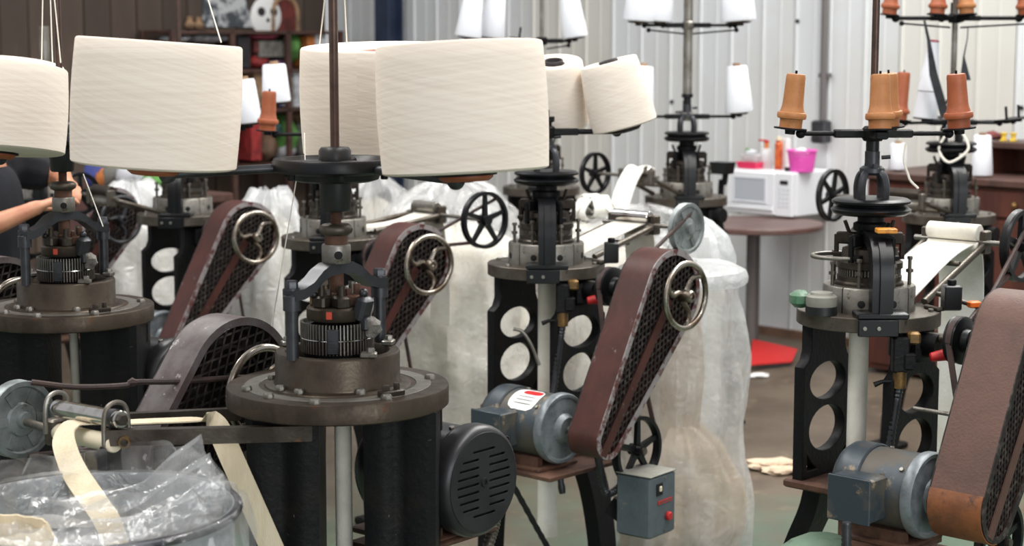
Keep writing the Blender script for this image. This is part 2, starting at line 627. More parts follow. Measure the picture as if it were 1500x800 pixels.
def plate2d(loops, thick, bevel=0.0, m=None):
    """flat plate with holes: first loop is the outline, the others are cut out"""
    cu = bpy.data.curves.new('plate', 'CURVE')
    cu.dimensions = '2D'
    cu.fill_mode = 'BOTH'
    cu.extrude = max(thick / 2 - bevel, .0001)
    cu.bevel_depth = bevel
    cu.bevel_resolution = 1
    for lp in loops:
        s = cu.splines.new('POLY')
        s.points.add(len(lp) - 1)
        for q, (x, y) in zip(s.points, lp):
            q.co = (x, y, 0, 1)
        s.use_cyclic_u = True
    o = bpy.data.objects.new('plate', cu)
    COL.objects.link(o)
    dg = bpy.context.evaluated_depsgraph_get()
    me = bpy.data.meshes.new_from_object(o.evaluated_get(dg))
    bpy.data.objects.remove(o)
    bpy.data.curves.remove(cu)
    if m is not None:
        me.transform(m)
    for p in me.polygons:
        p.use_smooth = True
    me.set_sharp_from_angle(angle=R(35))
    return me


def circ(cx, cy, r, n=24, ry=None):
    ry = ry or r
    return [(cx + r * math.cos(2 * PI * i / n), cy + ry * math.sin(2 * PI * i / n)) for i in range(n)]


def slot(cx, cy, w, h, n=6):
    r = h / 2
    a = w / 2 - r
    return [(cx + a + r * math.cos(-PI / 2 + PI * i / n), cy + r * math.sin(-PI / 2 + PI * i / n)) for i in range(n + 1)] + \
           [(cx - a + r * math.cos(PI / 2 + PI * i / n), cy + r * math.sin(PI / 2 + PI * i / n)) for i in range(n + 1)]


def rrect(x0, y0, x1, y1, r=.01, n=4):
    pts = []
    for cx, cy, a in ((x1 - r, y0 + r, -90), (x1 - r, y1 - r, 0), (x0 + r, y1 - r, 90), (x0 + r, y0 + r, 180)):
        for i in range(n + 1):
            t = R(a + 90 * i / n)
            pts.append((cx + r * math.cos(t), cy + r * math.sin(t)))
    return pts


def hull2(c0, r0, c1, r1, n=64):
    pts = []
    for i in range(n):
        d = Vector((math.cos(2 * PI * i / n), math.sin(2 * PI * i / n)))
        a, b = Vector(c0).dot(d) + r0, Vector(c1).dot(d) + r1
        p = Vector(c0) + d * r0 if a >= b else Vector(c1) + d * r1
        pts.append((p.x, p.y))
    return pts


def clip_line(poly, p, d):
    """interval of the line p+t*d inside a convex ccw polygon"""
    t0, t1 = -9., 9.
    n = len(poly)
    for i in range(n):
        a, b = Vector(poly[i]), Vector(poly[(i + 1) % n])
        e = b - a
        if e.length < 1e-7:
            continue
        nn = Vector((-e.y, e.x))
        den = nn.dot(d)
        num = nn.dot(a - p)
        if abs(den) < 1e-9:
            if num > 0:
                return None
            continue
        t = num / den
        if den > 0:
            t0 = max(t0, t)
        else:
            t1 = min(t1, t)
    return (t0, t1) if t1 - t0 > .004 else None


MYZ = Matrix(((0, 0, 1, 0), (1, 0, 0, 0), (0, 1, 0, 0), (0, 0, 0, 1)))   # plane (x,y) -> (y,z), thickness along x


def spline(pts, n=8):
    """Catmull-Rom through pts"""
    pts = [Vector(p) for p in pts]
    q = [pts[0] * 2 - pts[1]] + pts + [pts[-1] * 2 - pts[-2]]
    out = []
    for i in range(1, len(q) - 2):
        for k in range(n):
            t = k / n
            out.append(.5 * ((2 * q[i]) + (q[i + 1] - q[i - 1]) * t + (2 * q[i - 1] - 5 * q[i] + 4 * q[i + 1] - q[i + 2]) * t * t +
                             (3 * q[i] - q[i - 1] - 3 * q[i + 1] + q[i + 2]) * t ** 3))
    out.append(pts[-1])
    return out


# ------------------------------------------------------------------ the setting
def structure(o):
    o['kind'] = 'structure'
    return o


structure(obj('floor', MB().box((0, 6, -.05), (26, 22, .1)), 'floor'))

# corrugated metal wall, running from far left to near right
NW = Vector((.7071, -.7071, 0))
TW = Vector((.7071, .7071, 0))
W0 = at_z(1150, 492, 0.0)                       # foot of the wall beneath the microwave table
PW = .654                                       # one sheet = three ribs
corner = W0 - NW * ((W0.x + 1.26 * 1) * 1.0)    # first guess, refined below
k = 0.
for i in range(400):                            # walk left until the corner shows at pixel 484
    q = W0 - NW * (i * .02)
    if 750 + FPX * q.x / q.y < 486:
        k = i * .02
        break
corner = W0 - NW * k
root = structure(bpy.data.objects.new('wall_back', None))
COL.objects.link(root)
root.location = corner
root.rotation_euler = (0, 0, R(-45))
root['label'] = 'white corrugated metal wall at the back of the workshop'
WH = 4.4


def sheet():
    prof = []
    rib = PW / 3
    for i in range(3):
        x = i * rib
        prof += [(x + .003, 0), (x + .007, -.01), (x + .017, -.01), (x + .021, 0), (x + .112, 0), (x + .114, -.0025), (x + .128, -.0025), (x + .13, 0)]
    prof.append((PW - .003, 0))
    mb = MB()
    vs, fs = [], []
    for z in (0.03, WH):
        vs += [(x, y, z) for x, y in prof] + [(x, y + .004, z) for x, y in prof]
    n = len(prof)
    for i in range(n - 1):
        fs += [(i, i + 1, 2 * n + i + 1, 2 * n + i), (n + i + 1, n + i, 3 * n + i, 3 * n + i + 1)]
    fs += [(0, 2 * n, 3 * n, n), (n - 1, 2 * n - 1, 4 * n - 1, 3 * n - 1)]
    return mb.add(vs, fs).mesh('panel', 20)


nsheet = int((k + 4.2) / PW) + 1
for i in range(nsheet):
    obj('panel', sheet, 'wall_paint' if i % 4 != 3 else 'wall_paint_aged', root, (i * PW, 0, 0), key='sheet')
obj('backing', MB().box((nsheet * PW / 2, .06, WH / 2), (nsheet * PW, .08, WH)), 'wall_paint', root)
obj('sill', MB().box((nsheet * PW / 2, -.012, .02), (nsheet * PW, .05, .04)), 'stock_brown', root)


def on_wall(px, py):
    """point of the metal wall seen at a pixel: (distance along it, height)"""
    d = at(px, py, 1.) - Vector((0, 0, EYE))
    # corner + NW*s + z = cam + d*k
    kk = (corner.x + corner.y) / (d.x + d.y)
    q = Vector((0, 0, EYE)) + d * kk
    return (q - corner).dot(NW), q.z


# conduit and switch box on the wall, sheet screws
s, z = on_wall(1212, 180)
t = thing('wall_conduit', 'grey vertical conduit pipe with switch box on the white metal wall', 'conduit', corner + NW * s, R(-45))
obj('pipe', MB().cyl((0, -.045, z), (0, -.045, WH), .017), 'post_grey', t)
obj('switch_box', MB().box((0, -.055, z - .045), (.09, .07, .12), ch=.008), 'gunmetal', t)
for zz in (z + .25, z + .9):
    obj('clip', MB().box((0, -.03, zz), (.07, .028, .025), ch=.003), 'post_grey', t)
for px, py in ((1169, 31), (985, 149), (1497, 158), (1105, 300), (1372, 95)):
    s, z = on_wall(px, py)
    obj('screw', MB().hexb((s, -.002, z), (0, -1, 0), .012, .01), 'gunmetal', root)

# blue steel column standing before the far left of the wall
s, z = on_wall(590, 60)
cpos = corner + NW * s - TW * .12
t = structure(bpy.data.objects.new('column', None))
COL.objects.link(t)
t.location = cpos
t.rotation_euler = (0, 0, R(-45))
t['label'] = 'dark blue steel column before the white metal wall'
obj('flange', MB().box((0, -.06, WH / 2), (.13, .012, WH)), 'beam_blue', t)
obj('flange', MB().box((0, .06, WH / 2), (.13, .012, WH)), 'beam_blue', t)
obj('web', MB().box((0, 0, WH / 2), (.012, .11, WH)), 'beam_blue', t)

# brown boarded wall on the left
root = structure(bpy.data.objects.new('wall_left', None))
COL.objects.link(root)
root.location = corner - TW * .02 - NW * .03
root.rotation_euler = (0, 0, R(-135))          # local x runs away from the corner towards the left foreground
root['label'] = 'brown vertical board wall on the left'
BW = .19
for i in range(22):
    obj('plank', lambda: MB().box((BW / 2 - .004, .012, WH / 2), (BW - .008, .024, WH), ch=.003), 'plank' if i % 3 else 'plank_dark', root,
        (i * BW, rnd.uniform(-.004, .004), 0), key='plank')
obj('backing', MB().box((22 * BW / 2, -.03, WH / 2), (22 * BW, .04, WH)), 'stock_black', root)


def on_left(px, py, off=.03):
    """distance from the corner and height on the brown wall"""
    d = at(px, py, 1.) - Vector((0, 0, EYE))
    c0 = corner - TW * .02 - NW * .03 + NW * off
    kk = c0.dot(NW) / d.dot(NW)
    q = Vector((0, 0, EYE)) + d * kk
    return (c0 - q).dot(TW), q.z


def left_frame(px, py, off=.03):
    s, z = on_left(px, py, off)
    p = corner - TW * (.02 + s) + NW * (off - .03)
    p.z = z
    return p, R(-135)


# ------------------------------------------------------------------ machine parts (local x = drive shaft, y = take-up side, z up)
TZ = .95
X = Vector((1, 0, 0))


def handwheel_mesh(Rr=.09, r=.0085):
    mb = MB().torus(Rr, r, 44, 10, MYZ)
    mb.lathe([(0, -.022), (.016, -.022), (.018, -.018), (.018, .018), (.014, .024), (.009, .024), (.008, .015), (0, .015)], 20, MYZ)
    for i in range(3):                                   # three S-curved spokes
        a = 2 * PI * i / 3 + .5
        pts = []
        for j in range(9):
            t = j / 8
            rr = .014 + (Rr - .014) * t
            aa = a + .55 * math.sin(t * PI) * (1 - t * .4)
            pts.append((-.012 + .012 * t, rr * math.cos(aa), rr * math.sin(aa)))
        mb.tube(pts, [.0085, .0085, .008, .0075, .007, .0065, .006, .006, .006], 8)
    return mb


def spoked_wheel_mesh(Rr=.095, n=5, w=.022):
    mb = MB()
    pr = [(Rr - .011, -w / 2), (Rr, -w / 2), (Rr - .004, 0), (Rr, w / 2), (Rr - .011, w / 2), (Rr - .014, 0), (Rr - .011, -w / 2)]
    mb.lathe(pr, 40, MYZ)
    mb.lathe([(0, -.022), (.017, -.022), (.017, .022), (0, .022)], 18, MYZ)
    for i in range(n):
        a = 2 * PI * i / n + .3
        d = Vector((0, math.cos(a), math.sin(a)))
        s = Vector((0, -math.sin(a), math.cos(a)))
        p0, p1 = d * .012, d * (Rr - .01)
        vs = []
        for p, hw in ((p0, .0095), (p1, .006)):
            for sx, sy in ((-1, -1), (1, -1), (1, 1), (-1, 1)):
                vs.append(tuple(p + s * (sx * hw) + X * (sy * .006)))
        mb.add(vs, [(3, 2, 1, 0), (4, 5, 6, 7), (0, 1, 5, 4), (1, 2, 6, 5), (2, 3, 7, 6), (3, 0, 4, 7)])
    return mb


def disc_wheel_mesh(Rr=.075, w=.024):
    """pressed disc pulley: grooved rim, dished face with raised hub and ribs"""
    mb = MB()
    mb.lathe([(0, -w / 2), (Rr * .97, -w / 2), (Rr, -w / 2 + .002), (Rr - .008, -.001), (Rr - .008, .001), (Rr, w / 2 - .002), (Rr * .985, w / 2),
              (Rr * .86, w / 2), (Rr * .82, w / 2 - .006), (Rr * .45, w / 2 - .006), (Rr * .4, w / 2 - .002), (Rr * .22, w / 2), (Rr * .2, w / 2 + .01),
              (0, w / 2 + .01)], 48, MYZ)
    for i in range(6):
        a = 2 * PI * i / 6
        mb.box((w / 2 - .005, Rr * .62 * math.cos(a), Rr * .62 * math.sin(a)), (.004, Rr * .36, Rr * .2), rx=a)
    return mb


def guard(parent, key, c0, r0, c1, r1, xa, xb, paint, face=1, mesh_mat='mesh_dark', edge='maroon_edge', brace='maroon', cell=.016):
    """belt guard: a bent rim band, a closed back, an expanded metal side and a brace strip"""
    lp = hull2(c0, r0, c1, r1)
    n = len(lp)
    g = obj('belt_guard', lambda: _rim(lp, xa, xb), paint, parent, key=key + 'rim')
    fx = xb if face > 0 else xa
    bx = xa if face > 0 else xb
    ins = hull2(c0, r0 - .016, c1, r1 - .016)

    def flange():
        mb = MB()
        vs = []
        for L, x in ((lp, fx), (ins, fx), (lp, fx + .003 * face), (ins, fx + .003 * face)):
            vs += [(x, y, z) for y, z in L]
        fs = []
        for i in range(n):
            j = (i + 1) % n
            fs += [(i, j, n + j, n + i), (2 * n + i, 2 * n + j, 3 * n + j, 3 * n + i), (i, j, 2 * n + j, 2 * n + i), (n + i, n + j, 3 * n + j, 3 * n + i)]
        return mb.add(vs, fs)

    obj('edge_flange', flange, edge, g, key=key + 'fl')

    def back():
        return MB().prism(lp, .003, Matrix.Translation((bx - .002 * face, 0, 0)) @ MYZ)

    obj('back_plate', back, 'guard_inside', g, key=key + 'bk')

    def lattice():
        mb = MB()
        ax = (Vector(c0) - Vector(c1)).normalized()
        for sg in (1, -1):
            d = Vector((ax.x * math.cos(sg * .55) - ax.y * math.sin(sg * .55), ax.x * math.sin(sg * .55) + ax.y * math.cos(sg * .55)))
            nn = Vector((-d.y, d.x))
            mid = (Vector(c0) + Vector(c1)) / 2
            m_ = int(.42 / cell)
            for i in range(-m_, m_ + 1):
                p = mid + nn * (i * cell)
                r = clip_line(ins, p, d)
                if r:
                    a, b = p + d * r[0], p + d * r[1]
                    x = fx + (.0005 * sg - .004) * face
                    hw = nn * .0023
                    vs = []
                    for q in (a, b):
                        for e, xx in ((-1, -.001), (1, -.001), (1, .001), (-1, .001)):
                            vs.append((x + xx, q.x + hw.x * e, q.y + hw.y * e))
                    mb.add(vs, [(3, 2, 1, 0), (4, 5, 6, 7), (0, 1, 5, 4), (1, 2, 6, 5), (2, 3, 7, 6), (3, 0, 4, 7)])
        return mb

    obj('wire_mesh', lattice, mesh_mat, g, key=key + 'lat')

    def strap():
        a, b = Vector(c0), Vector(c1)
        d = (b - a).normalized()
        s = Vector((-d.y, d.x)) * .013
        a = a + d * r0 * .2
        b = b + d * r1 * .9
        lo = [a + s, a - s, b - s, b + s]
        return MB().prism([tuple(q) for q in lo], .004, Matrix.Translation((fx + .002 * face, 0, 0)) @ MYZ)

    if brace:
        obj('brace_strip', strap, brace, g, key=key + 'br')

    def belt():
        mb = MB()
        inn = hull2(c0, r0 * .55, c1, r1 * .55, 40)
        pts = [((xa + xb) / 2, y, z) for y, z in inn]
        return mb.strip(pts + pts[:1], (1, 0, 0), .02, .006)

    obj('drive_belt', belt, 'leather', g, key=key + 'belt')
    return g


def _rim(lp, xa, xb):
    mb = MB()
    n = len(lp)
    cx = sum(p[0] for p in lp) / n
    cy = sum(p[1] for p in lp) / n
    inn = []
    for y, z in lp:
        d = Vector((y - cx, z - cy))
        L = d.length
        d = d * ((L - .003) / L)
        inn.append((cx + d.x, cy + d.y))
    vs = []
    for L, x in ((lp, xa), (lp, xb), (inn, xa), (inn, xb)):
        vs += [(x, y, z) for y, z in L]
    fs = []
    for i in range(n):
        j = (i + 1) % n
        fs += [(i, j, n + j, n + i), (2 * n + i, 2 * n + j, 3 * n + j, 3 * n + i), (i, j, 2 * n + j, 2 * n + i), (n + i, n + j, 3 * n + j, 3 * n + i)]
    return mb.add(vs, fs)


def motor(parent, c, L, r, key, shell='motor_blue', cowl='motor_blue', plate=False, box_side=-1, box_x=-.02, rim=True):
    """electric motor along x, cowl at the -x end, drive end at +x"""
    x0, x1 = -L / 2, L / 2
    cm = Matrix.Translation(c)
    mx = fr((0, 0, 0), (1, 0, 0), (0, 1, 0))
    mo = obj('motor', lambda: MB().lathe([(0, x0 + .06), (r * .94, x0 + .06), (r * .94, x1 - .035), (0, x1 - .035)], 44, mx), shell, parent, cm, key=key + 'sh')
    obj('fan_cowl', lambda: MB().lathe([(0, x0), (r * .7, x0), (r * .88, x0 + .006), (r * .98, x0 + .02), (r, x0 + .035), (r, x0 + .075), (r * .96, x0 + .078), (r * .96, x0 + .06)], 44, mx), cowl, mo, key=key + 'co')
    obj('end_bell', lambda: MB().lathe([(r * .9, x1 - .045), (r, x1 - .045), (r * 1.02, x1 - .04), (r * 1.02, x1 - .024), (r * .98, x1 - .018), (r * .9, x1 - .018), (r * .86, x1 - .022), (r * .45, x1 - .016), (r * .35, x1), (0, x1)], 44, mx),
        'motor_rim' if rim else cowl, mo, key=key + 'eb')
    if rim: obj('motor_shaft', lambda: MB().cyl((x1 - .01, 0, 0), (x1 + .09, 0, 0), .011), 'steel_light', mo, key=key + 'ms')
    bw = .105 if r > .09 else .09

    def tbox():
        return MB().box((x0 + .12 + box_x, box_side * (r + .018), .0), (bw, .075, .1), ch=.004)

    tb = obj('terminal_box', tbox, 'motor_blue' if cowl != 'motor_black' else 'motor_black', mo, key=key + 'tb')
    obj('box_lid', lambda: MB().box((x0 + .12 + box_x, box_side * (r + .058), 0), (bw + .006, .006, .106), ch=.002), 'motor_blue' if cowl != 'motor_black' else 'motor_black', tb, key=key + 'tl')
    obj('screw', lambda: MB().hexb((x0 + .12 + box_x + bw * .35, box_side * r * .8, .048), (0, 0, 1), .005, .006), 'steel_light', tb, key=key + 'ts')
    for i in range(3):
        a = R(35 + 50 * i) if box_side < 0 else R(100 + 30 * i)
        obj('screw', lambda: MB().hexb((0, 0, 0), (0, 0, 1), .006, .006), 'steel_light', mo,
            fr((x1 - .06 if i != 1 else x0 + .11, r * .93 * math.cos(a), r * .93 * math.sin(a)), (0, math.cos(a), math.sin(a))), key='mscrew')
    obj('mounting_foot', lambda: MB().box((0, 0, -r - .012), (L * .72, r * 1.7, .012), ch=.003).box((0, r * .6, -r + .0), (L * .6, .02, .04)).box((0, -r * .6, -r + .0), (L * .6, .02, .04)), 'rust', mo, key=key + 'mf')
    if plate:
        def curved(w0, w1, a0, a1, rr):
            def f():
                mb = MB()
                vs, fs = [], []
                n = 10
                for i in range(n + 1):
                    t = i / n
                    a = R(a0 + (a1 - a0) * t)
                    # rounded ends make the plate an oval
                    e = math.sqrt(max(0., 1 - abs(2 * t - 1) ** 3.2))
                    xm, hw = (w0 + w1) / 2, (w1 - w0) / 2 * (.55 + .45 * e)
                    vs += [(xm - hw, rr * math.cos(a), rr * math.sin(a)), (xm + hw, rr * math.cos(a), rr * math.sin(a))]
                for i in range(n):
                    fs.append((2 * i, 2 * i + 1, 2 * i + 3, 2 * i + 2))
                return mb.add(vs, fs)
            return f
        npl = obj('nameplate', curved(-.035, .065, 92, 146, r * .955), 'white_card', mo, label='white and red oval rating plate')
        obj('red_band', curved(-.01, .058, 96, 110, r * .962), 'red', npl)
        for a in (116, 124, 132):
            obj('print_line', curved(-.015, .05, a, a + 2.2, r * .962), 'stock_grey', npl)
    return mo


def conduit(parent, pts, r=.011, material='gunmetal', name='flexible_conduit'):
    """armoured hose with a ribbed profile"""
    p = spline(pts, 14)
    rr = [r * (1.0 if i % 2 else .84) for i in range(len(p))]
    return obj(name, MB().tube(p, rr, 10), material, parent)


def arm_seat(root, z, ang, Rr, arm_r=.006, mat_arm='iron', seat_r=.038, tilt=14, drop=0.):
    """creel arm with a tilted seat disc; angle in the machine's frame; returns the seat's matrix (local)"""
    d = Vector((math.cos(ang), math.sin(ang), 0))
    a = obj('creel_arm', MB().cyl(d * .02 + Vector((0, 0, z)), d * (Rr - .02) + Vector((0, 0, z - drop)), arm_r, n=12)
            .box(d * .05 + Vector((0, 0, z)), (.09, .03, .02), rz=ang, ch=.003).sphere(d * (Rr - .025) + Vector((0, 0, z - drop)), arm_r * 2), mat_arm, root)
    up = (Vector((0, 0, 1)) * math.cos(R(tilt)) - d * math.sin(R(tilt)))
    m = fr(d * Rr + Vector((0, 0, z + .012 - drop)), up, d)
    obj('cone_seat', MB().lathe([(0, -.014), (.012, -.014), (.013, -.004), (seat_r, -.002), (seat_r, .002), (0, .002)], 26).cyl((0, 0, 0), (0, 0, .05), .005, n=8), 'iron', a, m)
    return m


# ------------------------------------------------------------------ round-table machine with cast legs
def machine_b(name, label, C, phi, drive=True, motor_shell='motor_dusty', guard_style='maroon', gx=(.375, .475), tiers=(), takeup=None, pole_top=2.7,
              pole_r=.009, plate=False, detail=True, brownpole=True, leg_low=True, hwmat='chrome_worn'):
    root = thing(name, label, 'machine', (C[0], C[1], 0), R(phi - 90))
    fa = -R(phi)                                         # local angle towards the aisle (camera side)
    f = Vector((math.cos(fa), math.sin(fa), 0))
    s = Vector((-f.y, f.x, 0))
    B = 'b_'
    bp = obj('base_plate', lambda: MB().lathe([(0, .915), (.172, .915), (.174, .917), (.174, .9485), (.1725, .95), (0, .95)], 64), 'steel', root, key=B + 'plate')
    for i in range(6):
        a = 2 * PI * i / 6 + .4
        obj('bolt', lambda: MB().hexb((0, 0, 0), (0, 0, 1), .0075, .007), 'steel_light', bp, (.15 * math.cos(a), .15 * math.sin(a), .95), key='bolt')
    rh = None
    for i in range(4):
        a0 = fa + PI / 4 + i * PI / 2

        def seg():
            mb = MB()
            pr = [(.084, .95), (.112, .95), (.112, 1.008), (.109, 1.012), (.084, 1.012), (.084, .95)]
            mb.lathe(pr, 14, None, .012, PI / 2 - .012)
            return mb
        q = obj('ring_segment', seg, 'steel_light', root, Matrix.Rotation(a0, 4, 'Z'), key=B + 'seg')
        for b in (PI / 4 - .35, PI / 4 + .35):
            d = Vector((math.cos(b), math.sin(b), 0))
            obj('set_hole', lambda: MB().lathe([(0, .0008), (.0075, .0008), (.0095, 0), (.0095, -.006)], 16), 'dark_hole', q, fr(d * .1122 + Vector((0, 0, .975)), d), key=B + 'hole')
    obj('cam_ring', lambda: MB().lathe([(.03, 1.0), (.082, 1.0), (.082, 1.018), (.078, 1.022), (.078, 1.034), (.072, 1.037), (.072, 1.05), (.08, 1.053), (.08, 1.068), (.07, 1.072), (.066, 1.1), (.05, 1.104), (.03, 1.104)], 48),
        'steel_dark', root, key=B + 'cam')
    obj('needle_bed', lambda: needle_ring(.0735, 1.036, 1.051, 60, .0011), 'steel_light', root, key=B + 'needles')
    if detail:
        for i in range(7):
            a = fa + PI / 7 + 2 * PI * i / 7
            d = Vector((math.cos(a), math.sin(a), 0))
            hh = .05 + .03 * ((i * 37) % 5) / 5
            obj('stud', lambda h=hh: MB().cyl((0, 0, 0), (0, 0, h), .0045, n=10).hexb((0, 0, h), (0, 0, 1), .0075, .008).lathe([(0, h * .5), (.009, h * .5), (.009, h * .5 + .008), (0, h * .5 + .008)], 12),
                'steel', root, d * .096 + Vector((0, 0, 1.012)), key=B + 'stud%d' % i)
        for i in range(5):
            a = fa + .5 + 2 * PI * i / 5
            d = Vector((math.cos(a), math.sin(a), 0))
            obj('yarn_finger', lambda: MB().box((.058, 0, 1.122), (.05, .016, .03), ch=.003).box((.083, 0, 1.1), (.01, .01, .06)).cyl((.05, 0, 1.13), (.062, .006, 1.165), .005, n=8)
                .box((.07, .012, 1.082), (.03, .02, .012), ch=.002), 'steel_dark' if i % 2 else 'iron', root, Matrix.Rotation(a, 4, 'Z'), key=B + 'finger')
    # curved carrier bracket on the aisle side and its twin behind
    for sg in (1, -1):
        def brk():
            out = [(.168, .962), (.170, 1.04), (.166, 1.075), (.152, 1.108), (.128, 1.13), (.09, 1.143), (.03, 1.148), (.03, 1.118), (.08, 1.113), (.105, 1.1), (.12, 1.08), (.126, 1.05), (.124, .962)]
            mm = Matrix(((1, 0, 0, 0), (0, 0, -1, 0), (0, 1, 0, 0), (0, 0, 0, 1)))
            mb = MB().prism(out, .05, mm)
            mid = [(p[0] + .004, p[1]) for p in out[:5]] + [(.13, 1.1), (.14, 1.07), (.145, 1.04), (.145, .962)]
            mb.prism([(x + .003, z) for x, z in mid], .016, mm)
            return mb
        b = obj('carrier_bracket', brk, 'iron_smooth', root, Matrix.Rotation(fa + (0 if sg > 0 else PI), 4, 'Z'), key=B + 'brk')
        obj('foot', lambda: MB().box((.142, 0, .957), (.075, .122, .014), ch=.003).box((.18, -.012, .93), (.012, .095, .04), ch=.002), 'iron_smooth', b, key=B + 'bft')
        if sg > 0:
            for yy in (-.045, -.012):
                obj('bolt', lambda: MB().hexb((0, 0, 0), (0, 0, 1), .0055, .005), 'steel_light', b, fr((.186, yy, .93), (1, 0, 0)), key='bbolt')
    obj('pulley_hub', lambda: MB().lathe([(0, 1.1), (.034, 1.1), (.034, 1.14), (.042, 1.145), (.042, 1.16), (.032, 1.165), (.032, 1.19), (0, 1.19)], 28), 'iron', root, key=B + 'hub')
    obj('pulley', lambda: MB().lathe([(0, 1.18), (.085, 1.182), (.094, 1.188), (.097, 1.195), (.09, 1.2), (.08, 1.204), (.082, 1.208), (.094, 1.211), (.095, 1.216), (.088, 1.221), (.05, 1.222), (0, 1.222)], 56),
        'iron_smooth', root, key=B + 'pulley')
    for i in range(4):
        a = fa + PI / 4 + i * PI / 2

        def leg4():
            return MB().tube(spline([(.04, 0, 1.22), (.041, 0, 1.25), (.034, 0, 1.275), (.018, 0, 1.288)], 5), [.0095] * 16, 8)
        obj('yoke_leg', leg4, 'gunmetal', root, Matrix.Rotation(a, 4, 'Z'), key=B + 'yl')
    obj('yoke_cap', lambda: MB().lathe([(0, 1.278), (.024, 1.278), (.03, 1.284), (.03, 1.294), (.022, 1.3), (.018, 1.3), (.018, 1.335), (.013, 1.338), (0, 1.338)], 24).cyl((.018, .012, 1.32), (.036, .024, 1.322), .005, n=8)
        .hexb((.02, -.016, 1.294), (0, 0, 1), .006, .012).hexb((-.022, .01, 1.294), (0, 0, 1), .006, .012), 'gunmetal', root, key=B + 'yc')
    obj('spindle', lambda: MB().lathe([(0, 1.33), (.016, 1.33), (.016, 1.362), (.024, 1.366), (.024, 1.38), (0, 1.38)], 20), 'iron_smooth', root, key=B + 'sp')
    # creel pole and its arms
    lowest = min([t_['z'] for t_ in tiers], default=1.385)
    obj('creel_pole', MB().cyl((0, 0, 1.37), (0, 0, pole_top), pole_r, n=14), 'rod_brown' if brownpole else 'steel_light', root)
    seats = []
    for t_ in tiers:
        z = t_['z']
        obj('arm_hub', MB().lathe([(0, z - .018), (.022, z - .018), (.026, z - .012), (.026, z + .012), (.02, z + .018), (0, z + .018)], 20), t_.get('hub', 'iron'), root)
        for an, Rr in t_['arms']:
            seats.append((arm_seat(root, z, R(an) + R(90 - phi), Rr, t_.get('r', .006), tilt=t_.get('tilt', 14), seat_r=t_.get('seat', .038))))
        for an, Rr in t_.get('guides', ()):
            d = Vector((math.cos(R(an + 90 - phi)), math.sin(R(an + 90 - phi)), 0))
            obj('yarn_guide', MB().cyl(d * .02 + Vector((0, 0, z - .035)), d * Rr + Vector((0, 0, z - .02)), .0035, n=8).sphere(d * Rr + Vector((0, 0, z - .02)), .01), 'iron', root)
    # legs: cast plates with round openings
    for sg in (1, -1):
        def legp():
            out = [(-.105, .52), (.105, .52), (.105, .80), (.085, .815), (.075, .84), (.075, .915), (-.075, .915), (-.075, .84), (-.085, .815), (-.105, .80)]
            tri = [(-.09, .536), (-.035, .536), (-.06, .553), (-.09, .585)]
            tri2 = [(.09, .536), (.035, .536), (.06, .553), (.09, .585)]
            me = plate2d([out, circ(0, .758, .082, 28, .05), circ(0, .637, .082, 28, .06), tri, tri2], .03, .003, MYZ)
            return me
        obj('leg', legp, 'iron', root, (sg * .125, 0, 0), key=B + 'leg')
    obj('shelf', lambda: MB().box((.0, 0, .508), (.32, .24, .02), ch=.004).box((0, 0, .484), (.28, .05, .03)), 'rust', root, key=B + 'shelf')
    if leg_low:
        for sg in (1, -1):
            def low():
                mb = MB()
                pts = spline([(0, 0, .5), (.02, 0, .42), (.07, 0, .3), (.10, 0, .16), (.11, 0, 0.02)], 5)
                ws = [.085 - .02 * i / (len(pts) - 1) for i in range(len(pts))]
                mb.strip(pts, (0, 1, 0), ws, .05)
                mb.box((.115, 0, .012), (.12, .11, .024), ch=.005)
                return mb
            obj('lower_leg', low, 'iron', root, Matrix.Translation((sg * .12, 0, 0)) @ Matrix.Rotation(0 if sg > 0 else PI, 4, 'Z'), key=B + 'low')
    # cross shaft, gear case and belt pulley
    obj('gear_case', lambda: MB().box((.12, 0, .875), (.09, .075, .075), ch=.01).cyl((.16, 0, .88), (.2, 0, .88), .03), 'iron', root, key=B + 'gear')
    if drive: obj('drive_shaft', lambda: MB().cyl((.15, 0, .9), (.52, 0, .9), .011).lathe([(0, .3), (.016, .3), (.016, .33), (0, .33)], 16, fr((0, 0, .9), (1, 0, 0))), 'steel_light', root, key=B + 'shaft')
    if drive: obj('belt_pulley', lambda: MB().lathe([(0, .232), (.05, .232), (.057, .236), (.057, .24), (.051, .248), (.057, .256), (.057, .262), (.05, .266), (.03, .266), (.026, .28), (0, .28)], 40, fr((0, 0, .9), (1, 0, 0))), 'iron_smooth', root, key=B + 'bpul')
    if drive:
        low = obj('lower_wheel', lambda: spoked_wheel_mesh(.098, 5, .024), 'iron_smooth', root, (.40, -.06, .455), key='sw98')
        obj('axle', lambda: MB().cyl((-.26, 0, 0), (.03, 0, 0), .01, n=12), 'steel', low, key=B + 'lax')

        def dbelt():
            mb = MB()
            for yy0, yy1 in ((.053, .096), (-.053, -.096)):
                mb.strip([(.25, yy0, .9), (.40, yy1 - .06, .455)], (1, 0, 0), .014, .005)
            pts = [(.25, .055 * math.cos(a), .9 + .055 * math.sin(a)) for a in [i * PI / 12 for i in range(13)]]
            mb.strip(pts, (1, 0, 0), .014, .005)
            return mb
        obj('belt', dbelt, 'leather', root, key=B + 'dbelt')
        c0, c1 = (0, .905), (-.272, .53)
